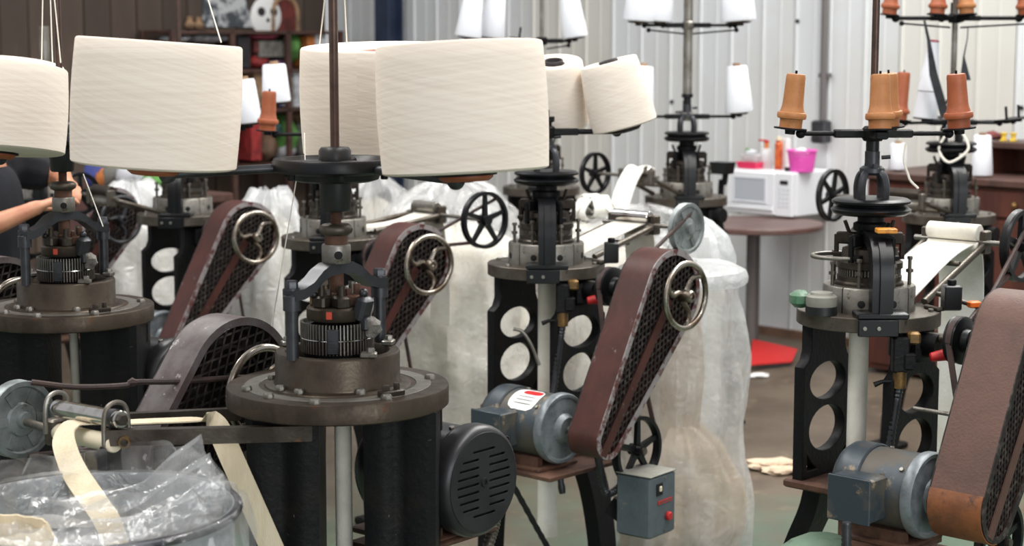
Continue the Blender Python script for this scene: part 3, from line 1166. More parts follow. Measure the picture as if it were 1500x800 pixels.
        if guard_style == 'brown':
            g = guard(root, 'gbrown', (.0, .915), .118, (-.215, .575), .078, gx[0], gx[1], 'guard_brown', 1, 'mesh_dark', 'mesh_dark', 'guard_brown', .013)
            obj('end_cap', lambda: MB().prism([(-.215 + .082 * math.cos(a), .575 + .082 * math.sin(a)) for a in [R(150 + 10 * i) for i in range(13)]] +
                [(-.215 + .079 * math.cos(a), .575 + .079 * math.sin(a)) for a in [R(270 - 10 * i) for i in range(13)]], gx[1] - gx[0], Matrix.Translation(((gx[0] + gx[1]) / 2, 0, 0)) @ MYZ), 'guard_orange', g)
        else:
            guard(root, 'gmar', c0, .12, c1, .054, gx[0], gx[1], 'maroon', 1)
        hw = obj('handwheel', handwheel_mesh, hwmat, root, (gx[1] + .045, 0, .9), key='hw')
        mc = (gx[0] - .2, -.25, .53) if guard_style != 'brown' else (gx[0] - .135, -.215, .575)
        motor(root, mc, .27 if guard_style != 'brown' else .24, .098, 'bm' + guard_style + motor_shell + ('p' if plate else ''), motor_shell, 'motor_blue', plate)
        obj('motor_bracket', lambda: MB().box((.18, -.2, .408), (.3, .3, .014), ch=.003).box((.05, -.08, .45), (.04, .16, .09)).box((.2, -.08, .45), (.04, .16, .09)), 'rust', root, key=B + 'mbr')
    # take-up frame
    if takeup:
        yd, ws, zr, yr = takeup['dir'], takeup['wheel'], takeup['z'], takeup['reach']
        wl = takeup.get('half', .085)
        tf = obj('takeup_frame', MB().cyl((wl, yd * .12, TZ + .012), (wl, yd * (yr + .02), zr), .009, n=12).cyl((-wl, yd * .12, TZ + .012), (-wl, yd * (yr + .02), zr), .009, n=12)
                 .cyl((-wl, yd * (yr - .12), zr - .045), (wl, yd * (yr - .12), zr - .045), .007, n=10)
                 .box((wl, yd * (yr + .01), zr), (.02, .03, .06), ch=.003).box((-wl, yd * (yr + .01), zr), (.02, .03, .06), ch=.003), takeup.get('fmat', 'steel'), root)
        ax = takeup['axle']
        obj('axle', MB().cyl((-wl - .03 if ws > 0 else -ax, yd * yr, zr), (ax if ws > 0 else wl + .03, yd * yr, zr), .007, n=12), 'steel_light', tf)
        rm = takeup.get('roller', 'chrome')
        obj('press_roller', MB().cyl((-wl + .012, yd * yr, zr + .024), (wl - .012, yd * yr, zr + .024), takeup.get('rr', .019), n=24, ch=.002), rm, tf)
        obj('draw_roller', MB().cyl((-wl + .012, yd * yr, zr - .016), (wl - .012, yd * yr, zr - .016), .018, n=24, ch=.002), takeup.get('roller2', 'steel_light'), tf)
        wx = ws * (ax - .012)
        if takeup.get('style') == 'disc':
            w = obj('takeup_wheel', lambda: disc_wheel_mesh(.078), 'wheel_grey', tf, (wx, yd * yr, zr), key='disc78')
        else:
            w = obj('takeup_wheel', lambda: spoked_wheel_mesh(takeup.get('wr', .095), takeup.get('spokes', 5)), 'iron_smooth', tf, (wx, yd * yr, zr), key='sw%d' % int(takeup.get('wr', .095) * 1000) + '_%d' % takeup.get('spokes', 5))
        if takeup.get('belt'):
            rw = takeup.get('wr', .078)
            b = MB()
            for e in (1, -1):
                b.tube([(.25, e * .052, .9 + e * .01), (.25 + (wx - .25) * .5, yd * yr * .5 + e * (.052 + rw) / 2 * .6, (.9 + zr) / 2 + e * .028), (wx, yd * yr + e * rw * .6, zr + e * rw * .75)], .006, 8)
            obj('drive_cord', b, 'leather', tf)
    return root, seats


def needle_ring(r, z0, z1, n, hw):
    mb = MB()
    for i in range(n):
        a = 2 * PI * i / n
        mb.box((r * math.cos(a), r * math.sin(a), (z0 + z1) / 2), (.005, hw * 2, z1 - z0), rz=a)
    return mb


# ------------------------------------------------------------------ yarn packages
def seat_world(root, m):
    return root.matrix_basis @ m


def big_cone(M, r0, r1, h, label, group, material='wound_cream', bulge=.004, hole=True):
    t = thing('yarn_cone', label, 'yarn cone', group=group, m=M)
    c = .0045
    prof = [(0, .002), (r0 * .35, .002), (r0 * .4, .004), (r0 - c * 2, .004), (r0 - c * .6, .006), (r0, .004 + c)]
    for i in range(1, 8):
        u = i / 8
        prof.append((r0 + (r1 - r0) * u + bulge * math.sin(PI * u), .004 + c + (h - 2 * c - .004) * u))
    prof += [(r1, h - c), (r1 - c * .5, h - c * .25), (r1 - c * 1.4, h), (r1 * .5, h - .006), (.034, h - .008), (.034, h - .02), (0, h - .02)]
    obj('wound_yarn', lambda: MB().lathe(prof, 72), material, t, key='wy%.3f_%.3f_%.3f%s' % (r0, r1, h, material))
    obj('core_tube', lambda: MB().ring(.024, .029, -.004, h + (.004 if material != 'wound_cream' else -.01), 28), 'bobbin_dark' if material == 'wound_cream' else 'stock_black', t, key='ct%.3f%s' % (h, material))
    obj('seat_adapter', lambda: MB().lathe([(0, -.012), (.04, -.012), (.048, -.006), (.048, .002), (0, .002)], 32), 'bobbin_dark' if material == 'wound_cream' else 'iron', t, key='sa' + material)
    return t


def white_cone(M, label, group, r0=.06, r1=.043, h=.2):
    t = thing('thread_cone', label, 'thread cone', group=group, m=M)
    k = 'wc%.3f%.3f' % (r0, h)
    obj('wound_thread', lambda: MB().lathe([(0, .004), (r0 * .6, .004), (r0 - .003, .006), (r0, .012), (r0 + (r1 - r0) * .5, h * .5), (r1, h - .008), (r1 - .004, h), (.02, h - .002), (.02, h - .02), (0, h - .02)], 36), 'white_yarn', t, key=k)
    obj('cone_core', lambda: MB().lathe([(0, -.004), (r0 * .55, -.004), (r0 * .5, .006), (.016, h + .012), (.012, h + .012), (.012, h - .01)], 24), 'stock_tan', t, key=k + 'c')
    return t


def bobbin(M, label, group, material='bobbin', tall=1.):
    t = thing('bobbin_holder', label, 'bobbin', group=group, m=M)
    k = 'bob%.2f' % tall
    h = .132 * tall
    obj('body', lambda: MB().lathe([(0, .002), (.027, .002), (.0275, .021), (.028, .023), (.034, .0245), (.0355, .029), (.0355, .034), (.034, .0385), (.030, .040), (.0268, .05), (.0252, .06), (.0235, h - .02), (.0235, h - .008), (.0215, h - .001), (.019, h), (.008, h), (0, h - .004)], 36), material, t, key=k)
    obj('peg_hole', lambda: MB().lathe([(0, .0006), (.0022, .0006), (.003, 0)], 10), 'dark_hole', t, fr((.0235 * math.cos(-1.9), .0235 * math.sin(-1.9), .066), (math.cos(-1.9), math.sin(-1.9), 0)), key='peg')
    obj('spike', lambda: MB().cyl((0, 0, h - .01), (0, 0, h + .008), .003, n=8), 'iron', t, key=k + 's')
    return t


# ------------------------------------------------------------------ heavy machine with tall posts and wide column legs
def machine_a(name, label, C, phi, arms, pole_top=2.7, arm_drop=.012):
    root = thing(name, label, 'machine', (C[0], C[1], 0), R(phi - 90))
    fa = -R(phi)
    A = 'a_'
    bp = obj('base_plate', lambda: MB().lathe([(0, .912), (.2095, .912), (.212, .9145), (.212, .948), (.2105, .95), (.14, .95), (.138, .953), (.128, .955), (0, .955)], 80), 'steel_brown', root, key=A + 'plate')
    obj('polished_band', lambda: MB().ring(.15, .178, .9495, .9512, 64, None, .0003), 'steel_light', bp, key=A + 'band')
    for i, (a, rr) in enumerate(((-53, .178), (-25, .178), (8, .193), (50, .18), (120, .18), (210, .18))):
        d = Vector((math.cos(R(a) + fa + R(-15)), math.sin(R(a) + fa + R(-15)), 0))
        obj('bolt', lambda: MB().lathe([(0, 0), (.0105, 0), (.0105, .005), (.008, .009), (0, .009)], 8), 'steel_light', bp, d * rr + Vector((0, 0, .95)), key=A + 'bolt')
    obj('ring_housing', lambda: MB().lathe([(.098, .953), (.122, .953), (.122, .958), (.119, .962), (.119, 1.012), (.1165, 1.016), (.1, 1.016), (.098, 1.013), (.098, .953)], 72), 'steel_brown', root, key=A + 'ring')
    for a in (-50, -28, 24, 140, 260):
        d = Vector((math.cos(R(a) + fa), math.sin(R(a) + fa), 0))
        obj('lug_bolt', lambda: MB().lathe([(0, 0), (.0095, 0), (.0095, .006), (.007, .010), (0, .010)], 8), 'steel_light', root, d * .13 + Vector((0, 0, .953)), key=A + 'lug')
    for a in (-115, 38, 120, 205):
        d = Vector((math.cos(R(a) + fa), math.sin(R(a) + fa), 0))
        obj('clamp', lambda: MB().box((0, 0, .005), (.03, .022, .01), ch=.002).hexb((.004, 0, .01), (0, 0, 1), .0075, .008), 'steel_light', root, Matrix.Translation(d * .108 + Vector((0, 0, 1.016))) @ Matrix.Rotation(R(a), 4, 'Z'), key=A + 'clamp')
    gd = Vector((math.cos(fa + R(42)), math.sin(fa + R(42)), 0))
    obj('stop_block', lambda: MB().box((0, 0, .006), (.05, .022, .012), ch=.002).hexb((-.012, 0, .012), (0, 0, 1), .008, .01).hexb((.012, 0, .012), (0, 0, 1), .0065, .012), 'steel_dark', root,
        Matrix.Translation(gd * .165 + Vector((0, 0, .95))) @ Matrix.Rotation(fa + R(130), 4, 'Z'), key=A + 'stop')
    # needle cylinder: two rows of upright needles and the wire band between
    cy = obj('needle_cylinder', lambda: MB().lathe([(.05, 1.0), (.064, 1.0), (.064, 1.016), (.0655, 1.018), (.0655, 1.024), (.061, 1.026), (.061, 1.066), (.05, 1.066)], 60), 'iron', root, key=A + 'cyl')
    obj('needles', lambda: needle_ring(.0675, 1.044, 1.073, 64, .001), 'steel_light', cy, key=A + 'n1')
    obj('sinkers', lambda: needle_ring(.0675, 1.016, 1.041, 64, .0012), 'steel', cy, key=A + 'n2')
    obj('retaining_wire', lambda: MB().torus(.0685, .0013, 64, 6, Matrix.Translation((0, 0, 1.042))), 'chrome', cy, key=A + 'wire')
    cd = Vector((math.cos(fa - .02), math.sin(fa - .02), 0))
    obj('needle_cover', lambda: MB().box((0, 0, 0), (.008, .022, .048), ch=.002).box((.005, 0, -.012), (.004, .018, .004)).box((.005, 0, 0), (.004, .018, .004)), 'gunmetal', cy,
        Matrix.Translation(cd * .0705 + Vector((0, 0, 1.042))) @ Matrix.Rotation(fa, 4, 'Z'), key=A + 'ncov')
    dl = obj('dial', lambda: MB().lathe([(0, 1.076), (.056, 1.076), (.058, 1.08), (.058, 1.098), (.054, 1.102), (0, 1.102)], 48), 'steel_brown', root, key=A + 'dial')
    ra = fa - .16
    obj('paint_mark', lambda: MB().box((0, 0, 0), (.002, .011, .014)), 'red_mark', dl, Matrix.Translation((.0578 * math.cos(ra), .0578 * math.sin(ra), 1.09)) @ Matrix.Rotation(ra, 4, 'Z'), key=A + 'mark')
    for i in range(6):
        a = fa + .3 + 2 * PI * i / 6
        d = Vector((math.cos(a), math.sin(a), 0))
        obj('dial_cam', lambda: MB().box((0, 0, .012), (.034, .026, .024), ch=.004).cyl((.004, 0, .02), (.004, 0, .044), .007, n=10).hexb((-.012, .006, .024), (0, 0, 1), .006, .01), ('steel_dark', 'rust', 'steel_light', 'iron', 'brass', 'steel_dark')[i], root,
            Matrix.Translation(d * .036 + Vector((0, 0, 1.1))) @ Matrix.Rotation(a + .3, 4, 'Z'), key=A + 'dc')
    obj('inner_spindle', lambda: MB().lathe([(0, 1.1), (.02, 1.1), (.02, 1.125), (.014, 1.128), (.014, 1.18), (0, 1.18)], 20), 'rust', root, key=A + 'isp')
    ka = fa - .95
    obj('knob', lambda: MB().sphere((0, 0, 0), .008).cyl((0, 0, -.02), (0, 0, 0), .004, n=8), 'black_plastic', root, Vector((.05 * math.cos(ka), .05 * math.sin(ka), 1.126)), key=A + 'knob')
    ya = fa + 1.0
    obj('yarn_feeder', lambda: MB().box((.062, 0, 1.1), (.026, .034, .05), ch=.006, ry=.3).box((.07, 0, 1.072), (.02, .026, .026), ch=.004).sphere((.064, 0, 1.13), .009), 'gunmetal', root, Matrix.Rotation(ya, 4, 'Z'), key=A + 'feed')
    obj('lint_tuft', lambda: lump(.02, (1.1, .8, 1.), 5, .35), 'lint', root, Vector((.076 * math.cos(ya + .1), .076 * math.sin(ya + .1), 1.066)), key=A + 'lint', kind='stuff')
    # posts along the take-up axis and the arched crossbar
    for i, a in enumerate((90, -90)):
        d = Vector((math.cos(R(a)), math.sin(R(a)), 0))
        p = obj('post', lambda: MB().cyl((0, 0, 1.012), (0, 0, 1.135), .0115, n=24).lathe([(0, 1.105), (.0165, 1.105), (.0165, 1.132), (.0145, 1.134), (0, 1.134)], 24), 'gunmetal', root, d * .116, key=A + 'post')
        obj('cap_bolt', lambda: MB().hexb((0, 0, 1.147), (0, 0, 1), .0125, .014).lathe([(0, 1.143), (.015, 1.143), (.015, 1.147), (0, 1.147)], 20), 'gunmetal', p, key=A + 'capb')

    def arch():
        mb = MB()
        top = [(-.122, 1.138), (-.1, 1.139), (-.075, 1.148), (-.05, 1.168), (-.028, 1.178), (0, 1.18), (.028, 1.178), (.05, 1.168), (.075, 1.148), (.1, 1.139), (.122, 1.138)]
        bot = [(-.122, 1.118), (-.1, 1.119), (-.078, 1.126), (-.052, 1.146), (-.03, 1.156), (0, 1.158), (.03, 1.156), (.052, 1.146), (.078, 1.126), (.1, 1.119), (.122, 1.118)]
        mb.prism([(y, z + .006) for y, z in bot] + [(y, z + .006) for y, z in reversed(top)], .036, MYZ)
        return mb
    obj('crossbar', arch, 'gunmetal', root, key=A + 'arch')
    co = obj('collar', lambda: MB().lathe([(0, 1.183), (.026, 1.183), (.0275, 1.186), (.0275, 1.216), (.026, 1.219), (.02, 1.219), (0, 1.219)], 32), 'steel_light', root, key=A + 'col')
    ha = fa + .25
    d = Vector((math.cos(ha), math.sin(ha), 0))
    obj('set_hole', lambda: MB().lathe([(0, .0006), (.0062, .0006), (.008, 0), (.008, -.004)], 18), 'dark_hole', co, fr(d * .0276 + Vector((0, 0, 1.2)), d), key=A + 'chole')
    obj('neck', lambda: MB().lathe([(0, 1.218), (.0215, 1.218), (.0215, 1.238), (0, 1.238)], 28), 'rust', root, key=A + 'neck')
    obj('grip_ring', lambda: MB().lathe([(0, 1.236), (.024, 1.236), (.031, 1.241), (.033, 1.247), (.031, 1.253), (.025, 1.257), (0, 1.258)], 12), 'steel', root, key=A + 'grip')
    obj('threaded_stem', lambda: MB().lathe([(.011 if i % 2 else .0095, 1.255 + .0016 * i) for i in range(22)], 16), 'rust', root, key=A + 'stem')
    obj('black_hub', lambda: MB().lathe([(0, 1.282), (.026, 1.282), (.029, 1.286), (.031, 1.345), (0, 1.345)], 32), 'black_plastic', root, key=A + 'bh')
    hd = obj('head_disc', lambda: MB().lathe([(0, 1.338), (.07, 1.338), (.082, 1.342), (.086, 1.352), (.112, 1.356), (.117, 1.36), (.118, 1.376), (.115, 1.381), (.1, 1.381), (.094, 1.376), (.088, 1.37), (.05, 1.368), (0, 1.368)], 72), 'iron_smooth', root, key=A + 'disc')
    for i in range(6):
        a = fa + .2 + 2 * PI * i / 6
        obj('bolt', lambda: MB().hexb((0, 0, 0), (0, 0, -1), .0075, .014), 'iron', hd, (.1 * math.cos(a), .1 * math.sin(a), 1.358), key=A + 'dbolt')
    obj('top_knob', lambda: MB().lathe([(0, 1.366), (.03, 1.366), (.0315, 1.37), (.0305, 1.396), (.026, 1.402), (.012, 1.403), (0, 1.403)], 28), 'black_plastic', root, key=A + 'tk')
    obj('creel_pole', MB().cyl((0, 0, 1.4), (0, 0, pole_top), .0085, n=16), 'rod_brown', root)
    seats = []
    for an, Rr, tilt in arms:
        seats.append(arm_seat(root, 1.368, R(an) + R(90 - phi), Rr, .0085, 'gunmetal', .055, tilt, drop=arm_drop))
    # legs: wide fluted column castings, one each side of the fabric
    for sg, cx in ((1, .122), (-1, -.094)):
        def col():
            mb = MB()
            vs, fs = [], []
            sec = [(-.068, -.09), (-.045, -.1), (-.02, -.1), (-.012, -.094), (.0, -.091), (.012, -.094), (.02, -.1), (.055, -.1), (.07, -.088), (.074, -.06), (.074, .06), (.06, .08), (-.05, .08), (-.066, .06), (-.068, .04)]
            zs = [(.914, 1.0), (.8, .97), (.6, .96), (.35, 1.02), (.12, 1.12), (0.0, 1.25)]
            for z, k_ in zs:
                vs += [(x * k_, y * k_, z) for x, y in sec]
            m_ = len(sec)
            for r in range(len(zs) - 1):
                for i in range(m_):
                    j = (i + 1) % m_
                    fs.append((r * m_ + i, r * m_ + j, r * m_ + m_ + j, r * m_ + m_ + i))
            fs += [tuple(range(m_)), tuple(range(len(vs) - m_, len(vs)))]
            return mb.add(vs, fs)
        mm = Matrix.Rotation(fa + PI / 2, 4, 'Z') @ Matrix.Translation((cx, -.01, 0))
        obj('leg', col, 'iron', root, mm if sg > 0 else mm @ Matrix.Diagonal((-1, 1, 1, 1)), key=A + 'leg')
    obj('under_frame', lambda: MB().box((0, .12, .88), (.3, .03, .05), ch=.004), 'iron', root, key=A + 'uf')
    # drive at the back: guard and handwheel to the left, motor to the right
    guard(root, 'ga', (.02, .905), .14, (-.12, .785), .10, -.385, -.30, 'mauve_worn', 1, 'mesh_dark', 'mauve_worn', None, .02)
    obj('handwheel', handwheel_mesh, 'chrome_worn', root, (-.235, .02, .9), key='hw')
    obj('drive_shaft', lambda: MB().cyl((-.38, .02, .9), (-.15, .02, .9), .011), 'steel', root, key=A + 'dsh')
    mo = motor(root, (.045, .215, .745), .26, .108, 'am', 'motor_black', 'motor_black', False, 1, .02, rim=False)
    # louvred cover over the near end
    def louvre():
        lo = [circ(0, 0, .098, 48)]
        for i in range(9):
            yy = .064 - .016 * i
            w = math.sqrt(max(.0, .078 ** 2 - yy * yy))
            if i in (0, 8):
                lo.append(slot(0.0, yy, w * 1.5, .0065))
            else:
                for sg in (1, -1):
                    lo.append(slot(sg * (w * .5 + .008), yy, w - .012, .0065))
        lo = [[(x, y) for x, y in l] for l in lo]
        return plate2d(lo, .006, .001, MYZ)
    lv = obj('louvred_cover', louvre, 'motor_black', mo, (.136, 0, 0), key=A + 'louv')
    obj('cover_rim', lambda: MB().lathe([(.09, .1), (.112, .1), (.112, .118), (.108, .13), (.1, .137), (.094, .139), (.094, .13), (.1, .12), (.1, .1)], 56, fr((0, 0, 0), (1, 0, 0))), 'motor_black', mo, key=A + 'crim')
    obj('vent_dark', lambda: MB().lathe([(0, .128), (.097, .128), (.097, .126), (0, .126)], 40, fr((0, 0, 0), (1, 0, 0))), 'dark_hole', mo, key=A + 'vd')
    obj('cover_hub', lambda: MB().lathe([(0, .134), (.012, .134), (.009, .142), (.005, .142), (.005, .136), (0, .136)], 16, fr((0, 0, 0), (1, 0, 0))), 'dark_hole', mo, key=A + 'chub')
    obj('motor_bracket', lambda: MB().box((.03, .2, .63), (.2, .2, .014), ch=.003).box((.0, .1, .6), (.05, .1, .05)), 'rust', root, key=A + 'mbr')
    return root, seats


def lump(r, s=(1, 1, 1), seed=0, amp=.25, n=20, k=12, freq=1.6):
    mb = MB().sphere((0, 0, 0), 1, n, k)
    o = []
    for p in mb.v:
        v = Vector(p)
        d = 1 + amp * mnoise.noise(v * freq + Vector((seed * 7.3, seed * 1.7, seed)))
        d += amp * .5 * mnoise.noise(v * freq * 2.7 + Vector((seed, 4, seed * 3.1)))
        o.append((v.x * d * r * s[0], v.y * d * r * s[1], v.z * d * r * s[2]))
    mb.v = o
    return mb


# ------------------------------------------------------------------ the machines
PHI = 47


def ctr(px, py):
    p = at_z(px, py, TZ)
    return (p.x, p.y)


P1 = ctr(495, 562)
M1, s1 = machine_a('knitting_machine', 'nearest circular knitting machine, brown round plate, three huge cream yarn cones above', P1, 50,
                   [(194, .335, 4), (79, .325, 4), (-43, .345, 4)])
P2 = ctr(98, 447)
M2, s2 = machine_a('knitting_machine', 'leftmost brown-plated circular knitting machine, with an arm in dark sleeve behind it', P2, 50, [(-106, .30, 9), (14, .3, 9), (134, .3, 9)], arm_drop=.035)
for q in s1: pass
big_cone(seat_world(M1, s1[0]), .15, .15, .232, 'huge cream yarn cone at left of the nearest pole', 'huge cream cones')
big_cone(seat_world(M1, s1[1]), .158, .157, .222, 'huge cream yarn cone directly behind the nearest thin brown pole', 'huge cream cones')
big_cone(seat_world(M1, s1[2]), .146, .146, .228, 'huge cream yarn cone right of the nearest pole, largest in centre', 'huge cream cones')
big_cone(seat_world(M2, s2[0]), .158, .156, .2, 'cream yarn cone cut off by the left picture edge', 'huge cream cones')
big_cone(seat_world(M2, s2[2]), .15, .148, .2, 'cream yarn cone on the far arm of the leftmost machine', 'huge cream cones')

P3 = ctr(800, 384)
M3, s3 = machine_b('knitting_machine', 'circular knitting machine in the centre, with maroon belt guard and chrome handwheel', P3, 47, motor_shell='motor_dusty', plate=True,
                   tiers=[dict(z=1.335, arms=[(8, .235), (78, .16), (190, .22)], tilt=15, seat=.05, r=.008)], pole_top=1.4, brownpole=False,
                   takeup=dict(dir=1, wheel=1, z=1.035, reach=.40, half=.085, axle=.225, style='disc', belt=True))
big_cone(seat_world(M3, s3[0]), .098, .085, .2, 'tilted cream yarn cone, right one of the pair above centre machine', 'cream cones on the centre machine', 'wound_cream_light')
big_cone(seat_world(M3, s3[1]), .1, .086, .2, 'tilted cream yarn cone with black core, partly behind the huge cone', 'cream cones on the centre machine', 'wound_cream_light')

P4 = ctr(1272, 452)
M4, s4 = machine_b('knitting_machine', 'circular knitting machine on the right, grey plate, big brown belt guard and orange bobbins', P4, 47, motor_shell='motor_dusty', guard_style='brown', gx=(.345, .475),
                   tiers=[dict(z=1.378, arms=[(180, .2), (2, .21), (-88, .07), (62, .13)], tilt=5, seat=.04)], pole_top=2.6,
                   takeup=dict(dir=1, wheel=1, z=1.085, reach=.41, half=.085, axle=.2, wr=.093, roller='fabric_white', rr=.022, roller2='fabric_white', belt=True))
bobbin(seat_world(M4, s4[0]), 'orange-brown bobbin holder at the left arm end, by the pink basket', 'bobbins on the right machine')
bobbin(seat_world(M4, s4[1]), 'reddish brown bobbin holder at the right arm end of right machine', 'bobbins on the right machine', 'bobbin_dark')
bobbin(seat_world(M4, s4[2]), 'orange-brown bobbin holder in front of the right thin brown pole', 'bobbins on the right machine')
bobbin(seat_world(M4, s4[3]), 'orange-brown bobbin holder half hidden behind the right pole', 'bobbins on the right machine')

PB = ctr(268, 312)
MBk, sb = machine_b('knitting_machine', 'knitting machine at back left with dark maroon guard slanting up to a handwheel', PB, 40, motor_shell='motor_dusty',
                    tiers=[dict(z=1.275, arms=[(0, .26), (120, .26), (240, .26)], tilt=6, r=.007), dict(z=1.35, arms=[(20, .37), (150, .3)], tilt=3)], pole_top=2.6,
                    takeup=dict(dir=-1, wheel=-1, z=1.03, reach=.33, half=.08, axle=.2, wr=.08, roller='steel_dark'))
white_cone(seat_world(MBk, sb[0]), 'white thread cone beside the huge left cream cone, lower', 'white cones at the back left', .05, .04, .17)
white_cone(seat_world(MBk, sb[3]), 'white thread cone above the small orange bobbin', 'white cones at the back left', .055, .045, .15)
PC = ctr(488, 345)
MC, sc = machine_b('knitting_machine', 'knitting machine hidden behind nearest machine, its chrome handwheel showing right of it', PC, 41, motor_shell='motor_blue',
                   tiers=[dict(z=1.29, arms=[(180, .215), (60, .2), (-60, .2)], tilt=4)], pole_top=1.41,
                   takeup=dict(dir=1, wheel=1, z=1.0, reach=.40, half=.075, axle=.33, wr=.097, roller='steel_light', belt=True))
bobbin(seat_world(MC, sc[0]), 'small orange bobbin holder on an arm between the huge left cones', 'bobbins at the back', 'bobbin_dark')
hd_ = at(170, 306, 7.0)
PD = (hd_.x - .486 * math.sin(R(46)), hd_.y + .486 * math.cos(R(46)))
MD, sd = machine_b('knitting_machine', 'dark knitting machine behind the leftmost one, with grey four-spoke wheel', PD, 46, tiers=[], pole_top=1.66, brownpole=False, pole_r=.02, hwmat='gunmetal')
P5 = ctr(1005, 287)
M5, s5 = machine_b('knitting_machine', 'small far knitting machine before white wall with two tiers of white cones', P5, 45, drive=False, brownpole=False, pole_r=.02, pole_top=2.5,
                   tiers=[dict(z=1.285, arms=[(2, .22), (182, .2), (90, .15)], tilt=4, hub='steel_light'),
                          dict(z=1.665, arms=[(184, .21), (170, .13), (-4, .2), (12, .23)], tilt=4, hub='steel_light', guides=[(190, .17), (-10, .2)], seat=.045)],
                   takeup=dict(dir=-1, wheel=-1, z=1.05, reach=.31, half=.08, axle=.25, wr=.088, spokes=5, roller='chrome'))
white_cone(seat_world(M5, s5[0]), 'single white thread cone on the lower right arm above the microwave', 'white cones on the far centre machine')
white_cone(seat_world(M5, s5[1]), 'white thread cone peeking out behind the tilted cream cone', 'white cones on the far centre machine')
for i, w in zip((3, 4, 5, 6), ('leftmost of the four white cones high on the far centre pole', 'second from left of four white cones high on far centre pole',
                               'third from left of four white cones high on far centre pole', 'rightmost of the four white cones high on the far centre pole')):
    white_cone(seat_world(M5, s5[i]), w, 'white cones on the far centre machine', .066, .05, .22)
P6 = ctr(1390, 312)
M6, s6 = machine_b('knitting_machine', 'far right knitting machine before the red-brown cabinet, with two creel tiers', P6, 47, drive=False, brownpole=False, pole_r=.011, pole_top=2.4,
                   tiers=[dict(z=1.295, arms=[(200, .23), (165, .1), (-20, .2), (20, .3), (100, .2)], tilt=5, r=.006, seat=.045),
                          dict(z=1.685, arms=[(182, .25), (215, .1), (-60, .06), (-5, .26), (80, .2)], tilt=6, r=.008, guides=[(-12, .29), (195, .22)])],
                   takeup=dict(dir=-1, wheel=-1, z=1.02, reach=.33, half=.08, axle=.32, wr=.1, spokes=6, roller='steel_dark'))
bobbin(seat_world(M6, s6[0]), 'tall slim reddish bobbin holder right of the thin brown pole', 'bobbins on the far right machine', 'bobbin_dark', 1.35)
for i, w in zip((5, 6, 7, 8), ('reddish bobbin on upper far right creel, leftmost, by the brown pole', 'reddish bobbin on upper far right creel, second from left',
                               'orange bobbin on upper far right creel, in front of its pole', 'reddish bobbin on upper far right creel, at the right end')):
    bobbin(seat_world(M6, s6[i]), w, 'bobbins on the far right machine', 'bobbin_dark' if i != 7 else 'bobbin')
# stacked thread cone with a red tip
Mx = seat_world(M6, s6[1])
t = thing('thread_cone', 'slim stacked white thread cone with red tip on the far right machine', 'thread cone', m=Mx, group='white cones on the far right machine')
obj('wound_thread', MB().lathe([(0, .004), (.046, .004), (.046, .01), (.038, .1), (.034, .103), (0, .103)], 30), 'white_yarn', t)
obj('wound_thread', MB().lathe([(0, .104), (.036, .104), (.04, .107), (.019, .29), (0, .29)], 30), 'white_yarn', t)
obj('red_tip', MB().lathe([(.018, .288), (.019, .29), (.018, .297), (.011, .299), (0, .295)], 24), 'stock_pink', t)
p7 = at_z(793, 273, TZ)
M7, s7 = machine_b('knitting_machine', 'far knitting machine hidden behind the centre one, thin pole with white cones', (p7.x, p7.y), 45, drive=False, pole_r=.009, brownpole=False,
                   tiers=[dict(z=1.6, arms=[(186, .33), (160, .24), (8, .15), (175, .1)], tilt=8, seat=.045, guides=[(0, .12)])], pole_top=2.5)
for i, w in zip((0, 1, 2), ('white thread cone at top, leftmost, right of the blue column', 'white thread cone at top, second right of the blue column', 'white thread cone at top, just right of the thin central pole')):
    white_cone(seat_world(M7, s7[i]), w, 'white cones at the top centre', .06, .035, .26)


# ------------------------------------------------------------------ extras bolted to single machines
def wl(root, p):
    return root.matrix_basis.inverted() @ Vector(p)


def wobj(name, mb, material, root, parent=None, **kw):
    """mesh given in world coordinates, hung on a machine"""
    inv = root.matrix_basis.inverted()
    mb.v = [tuple(inv @ Vector(p)) for p in mb.v]
    return obj(name, mb, material, parent or root, **kw)


def beam(mb, p0, p1, w, h):
    p0, p1 = Vector(p0), Vector(p1)
    d = p1 - p0
    m = fr(p0, d, Vector((0, 0, 1)))          # local x = up, y = side
    L = d.length
    vs = [tuple(m @ Vector((x, y, z))) for z in (0, L) for x, y in ((-h / 2, -w / 2), (h / 2, -w / 2), (h / 2, w / 2), (-h / 2, w / 2))]
    return mb.add(vs, [(3, 2, 1, 0), (4, 5, 6, 7), (0, 1, 5, 4), (1, 2, 6, 5), (2, 3, 7, 6), (3, 0, 4, 7)])


# take-up of the nearest machine
N1 = Vector((math.sin(R(52)), -math.cos(R(52)), 0))
fb0, fb1 = at(150, 641, 3.1), at(456, 634, 3.2)
tf = wobj('takeup_frame', beam(MB(), fb0, fb1, .02, .029), 'steel_dark', M1)
rb0, rb1 = at(168, 615, 3.33), at(352, 606, 3.36)
wobj('rear_bar', beam(MB(), rb0, rb1, .018, .024), 'steel_dark', M1, tf)
wobj('bar_bushing', MB().lathe([(.007, 0), (.0105, 0), (.0105, .016), (.007, .016)], 20, fr(at(183, 646, 3.105), (.12, -.99, 0))), 'brass', M1, tf)
wobj('end_post', beam(MB(), at(152, 655, 3.1), at(150, 722, 3.1), .012, .012), 'iron', M1, tf)
wobj('end_post', beam(MB(), at(232, 655, 3.12), at(232, 700, 3.12), .012, .016), 'iron', M1, tf)
d0, d1 = at(86, 633, 3.26), at(168, 650, 3.1)
ax1 = (d1 - d0).normalized()
wobj('draw_roller', MB().cyl(d0, d1, .0165, n=28, ch=.002), 'cream_plastic', M1, tf)
c0_, c1_ = at(84, 598, 3.26), at(178, 615, 3.1)
pr_ = wobj('press_roller', MB().cyl(c0_, c1_, .0165, n=32, ch=.002), 'chrome', M1, tf)
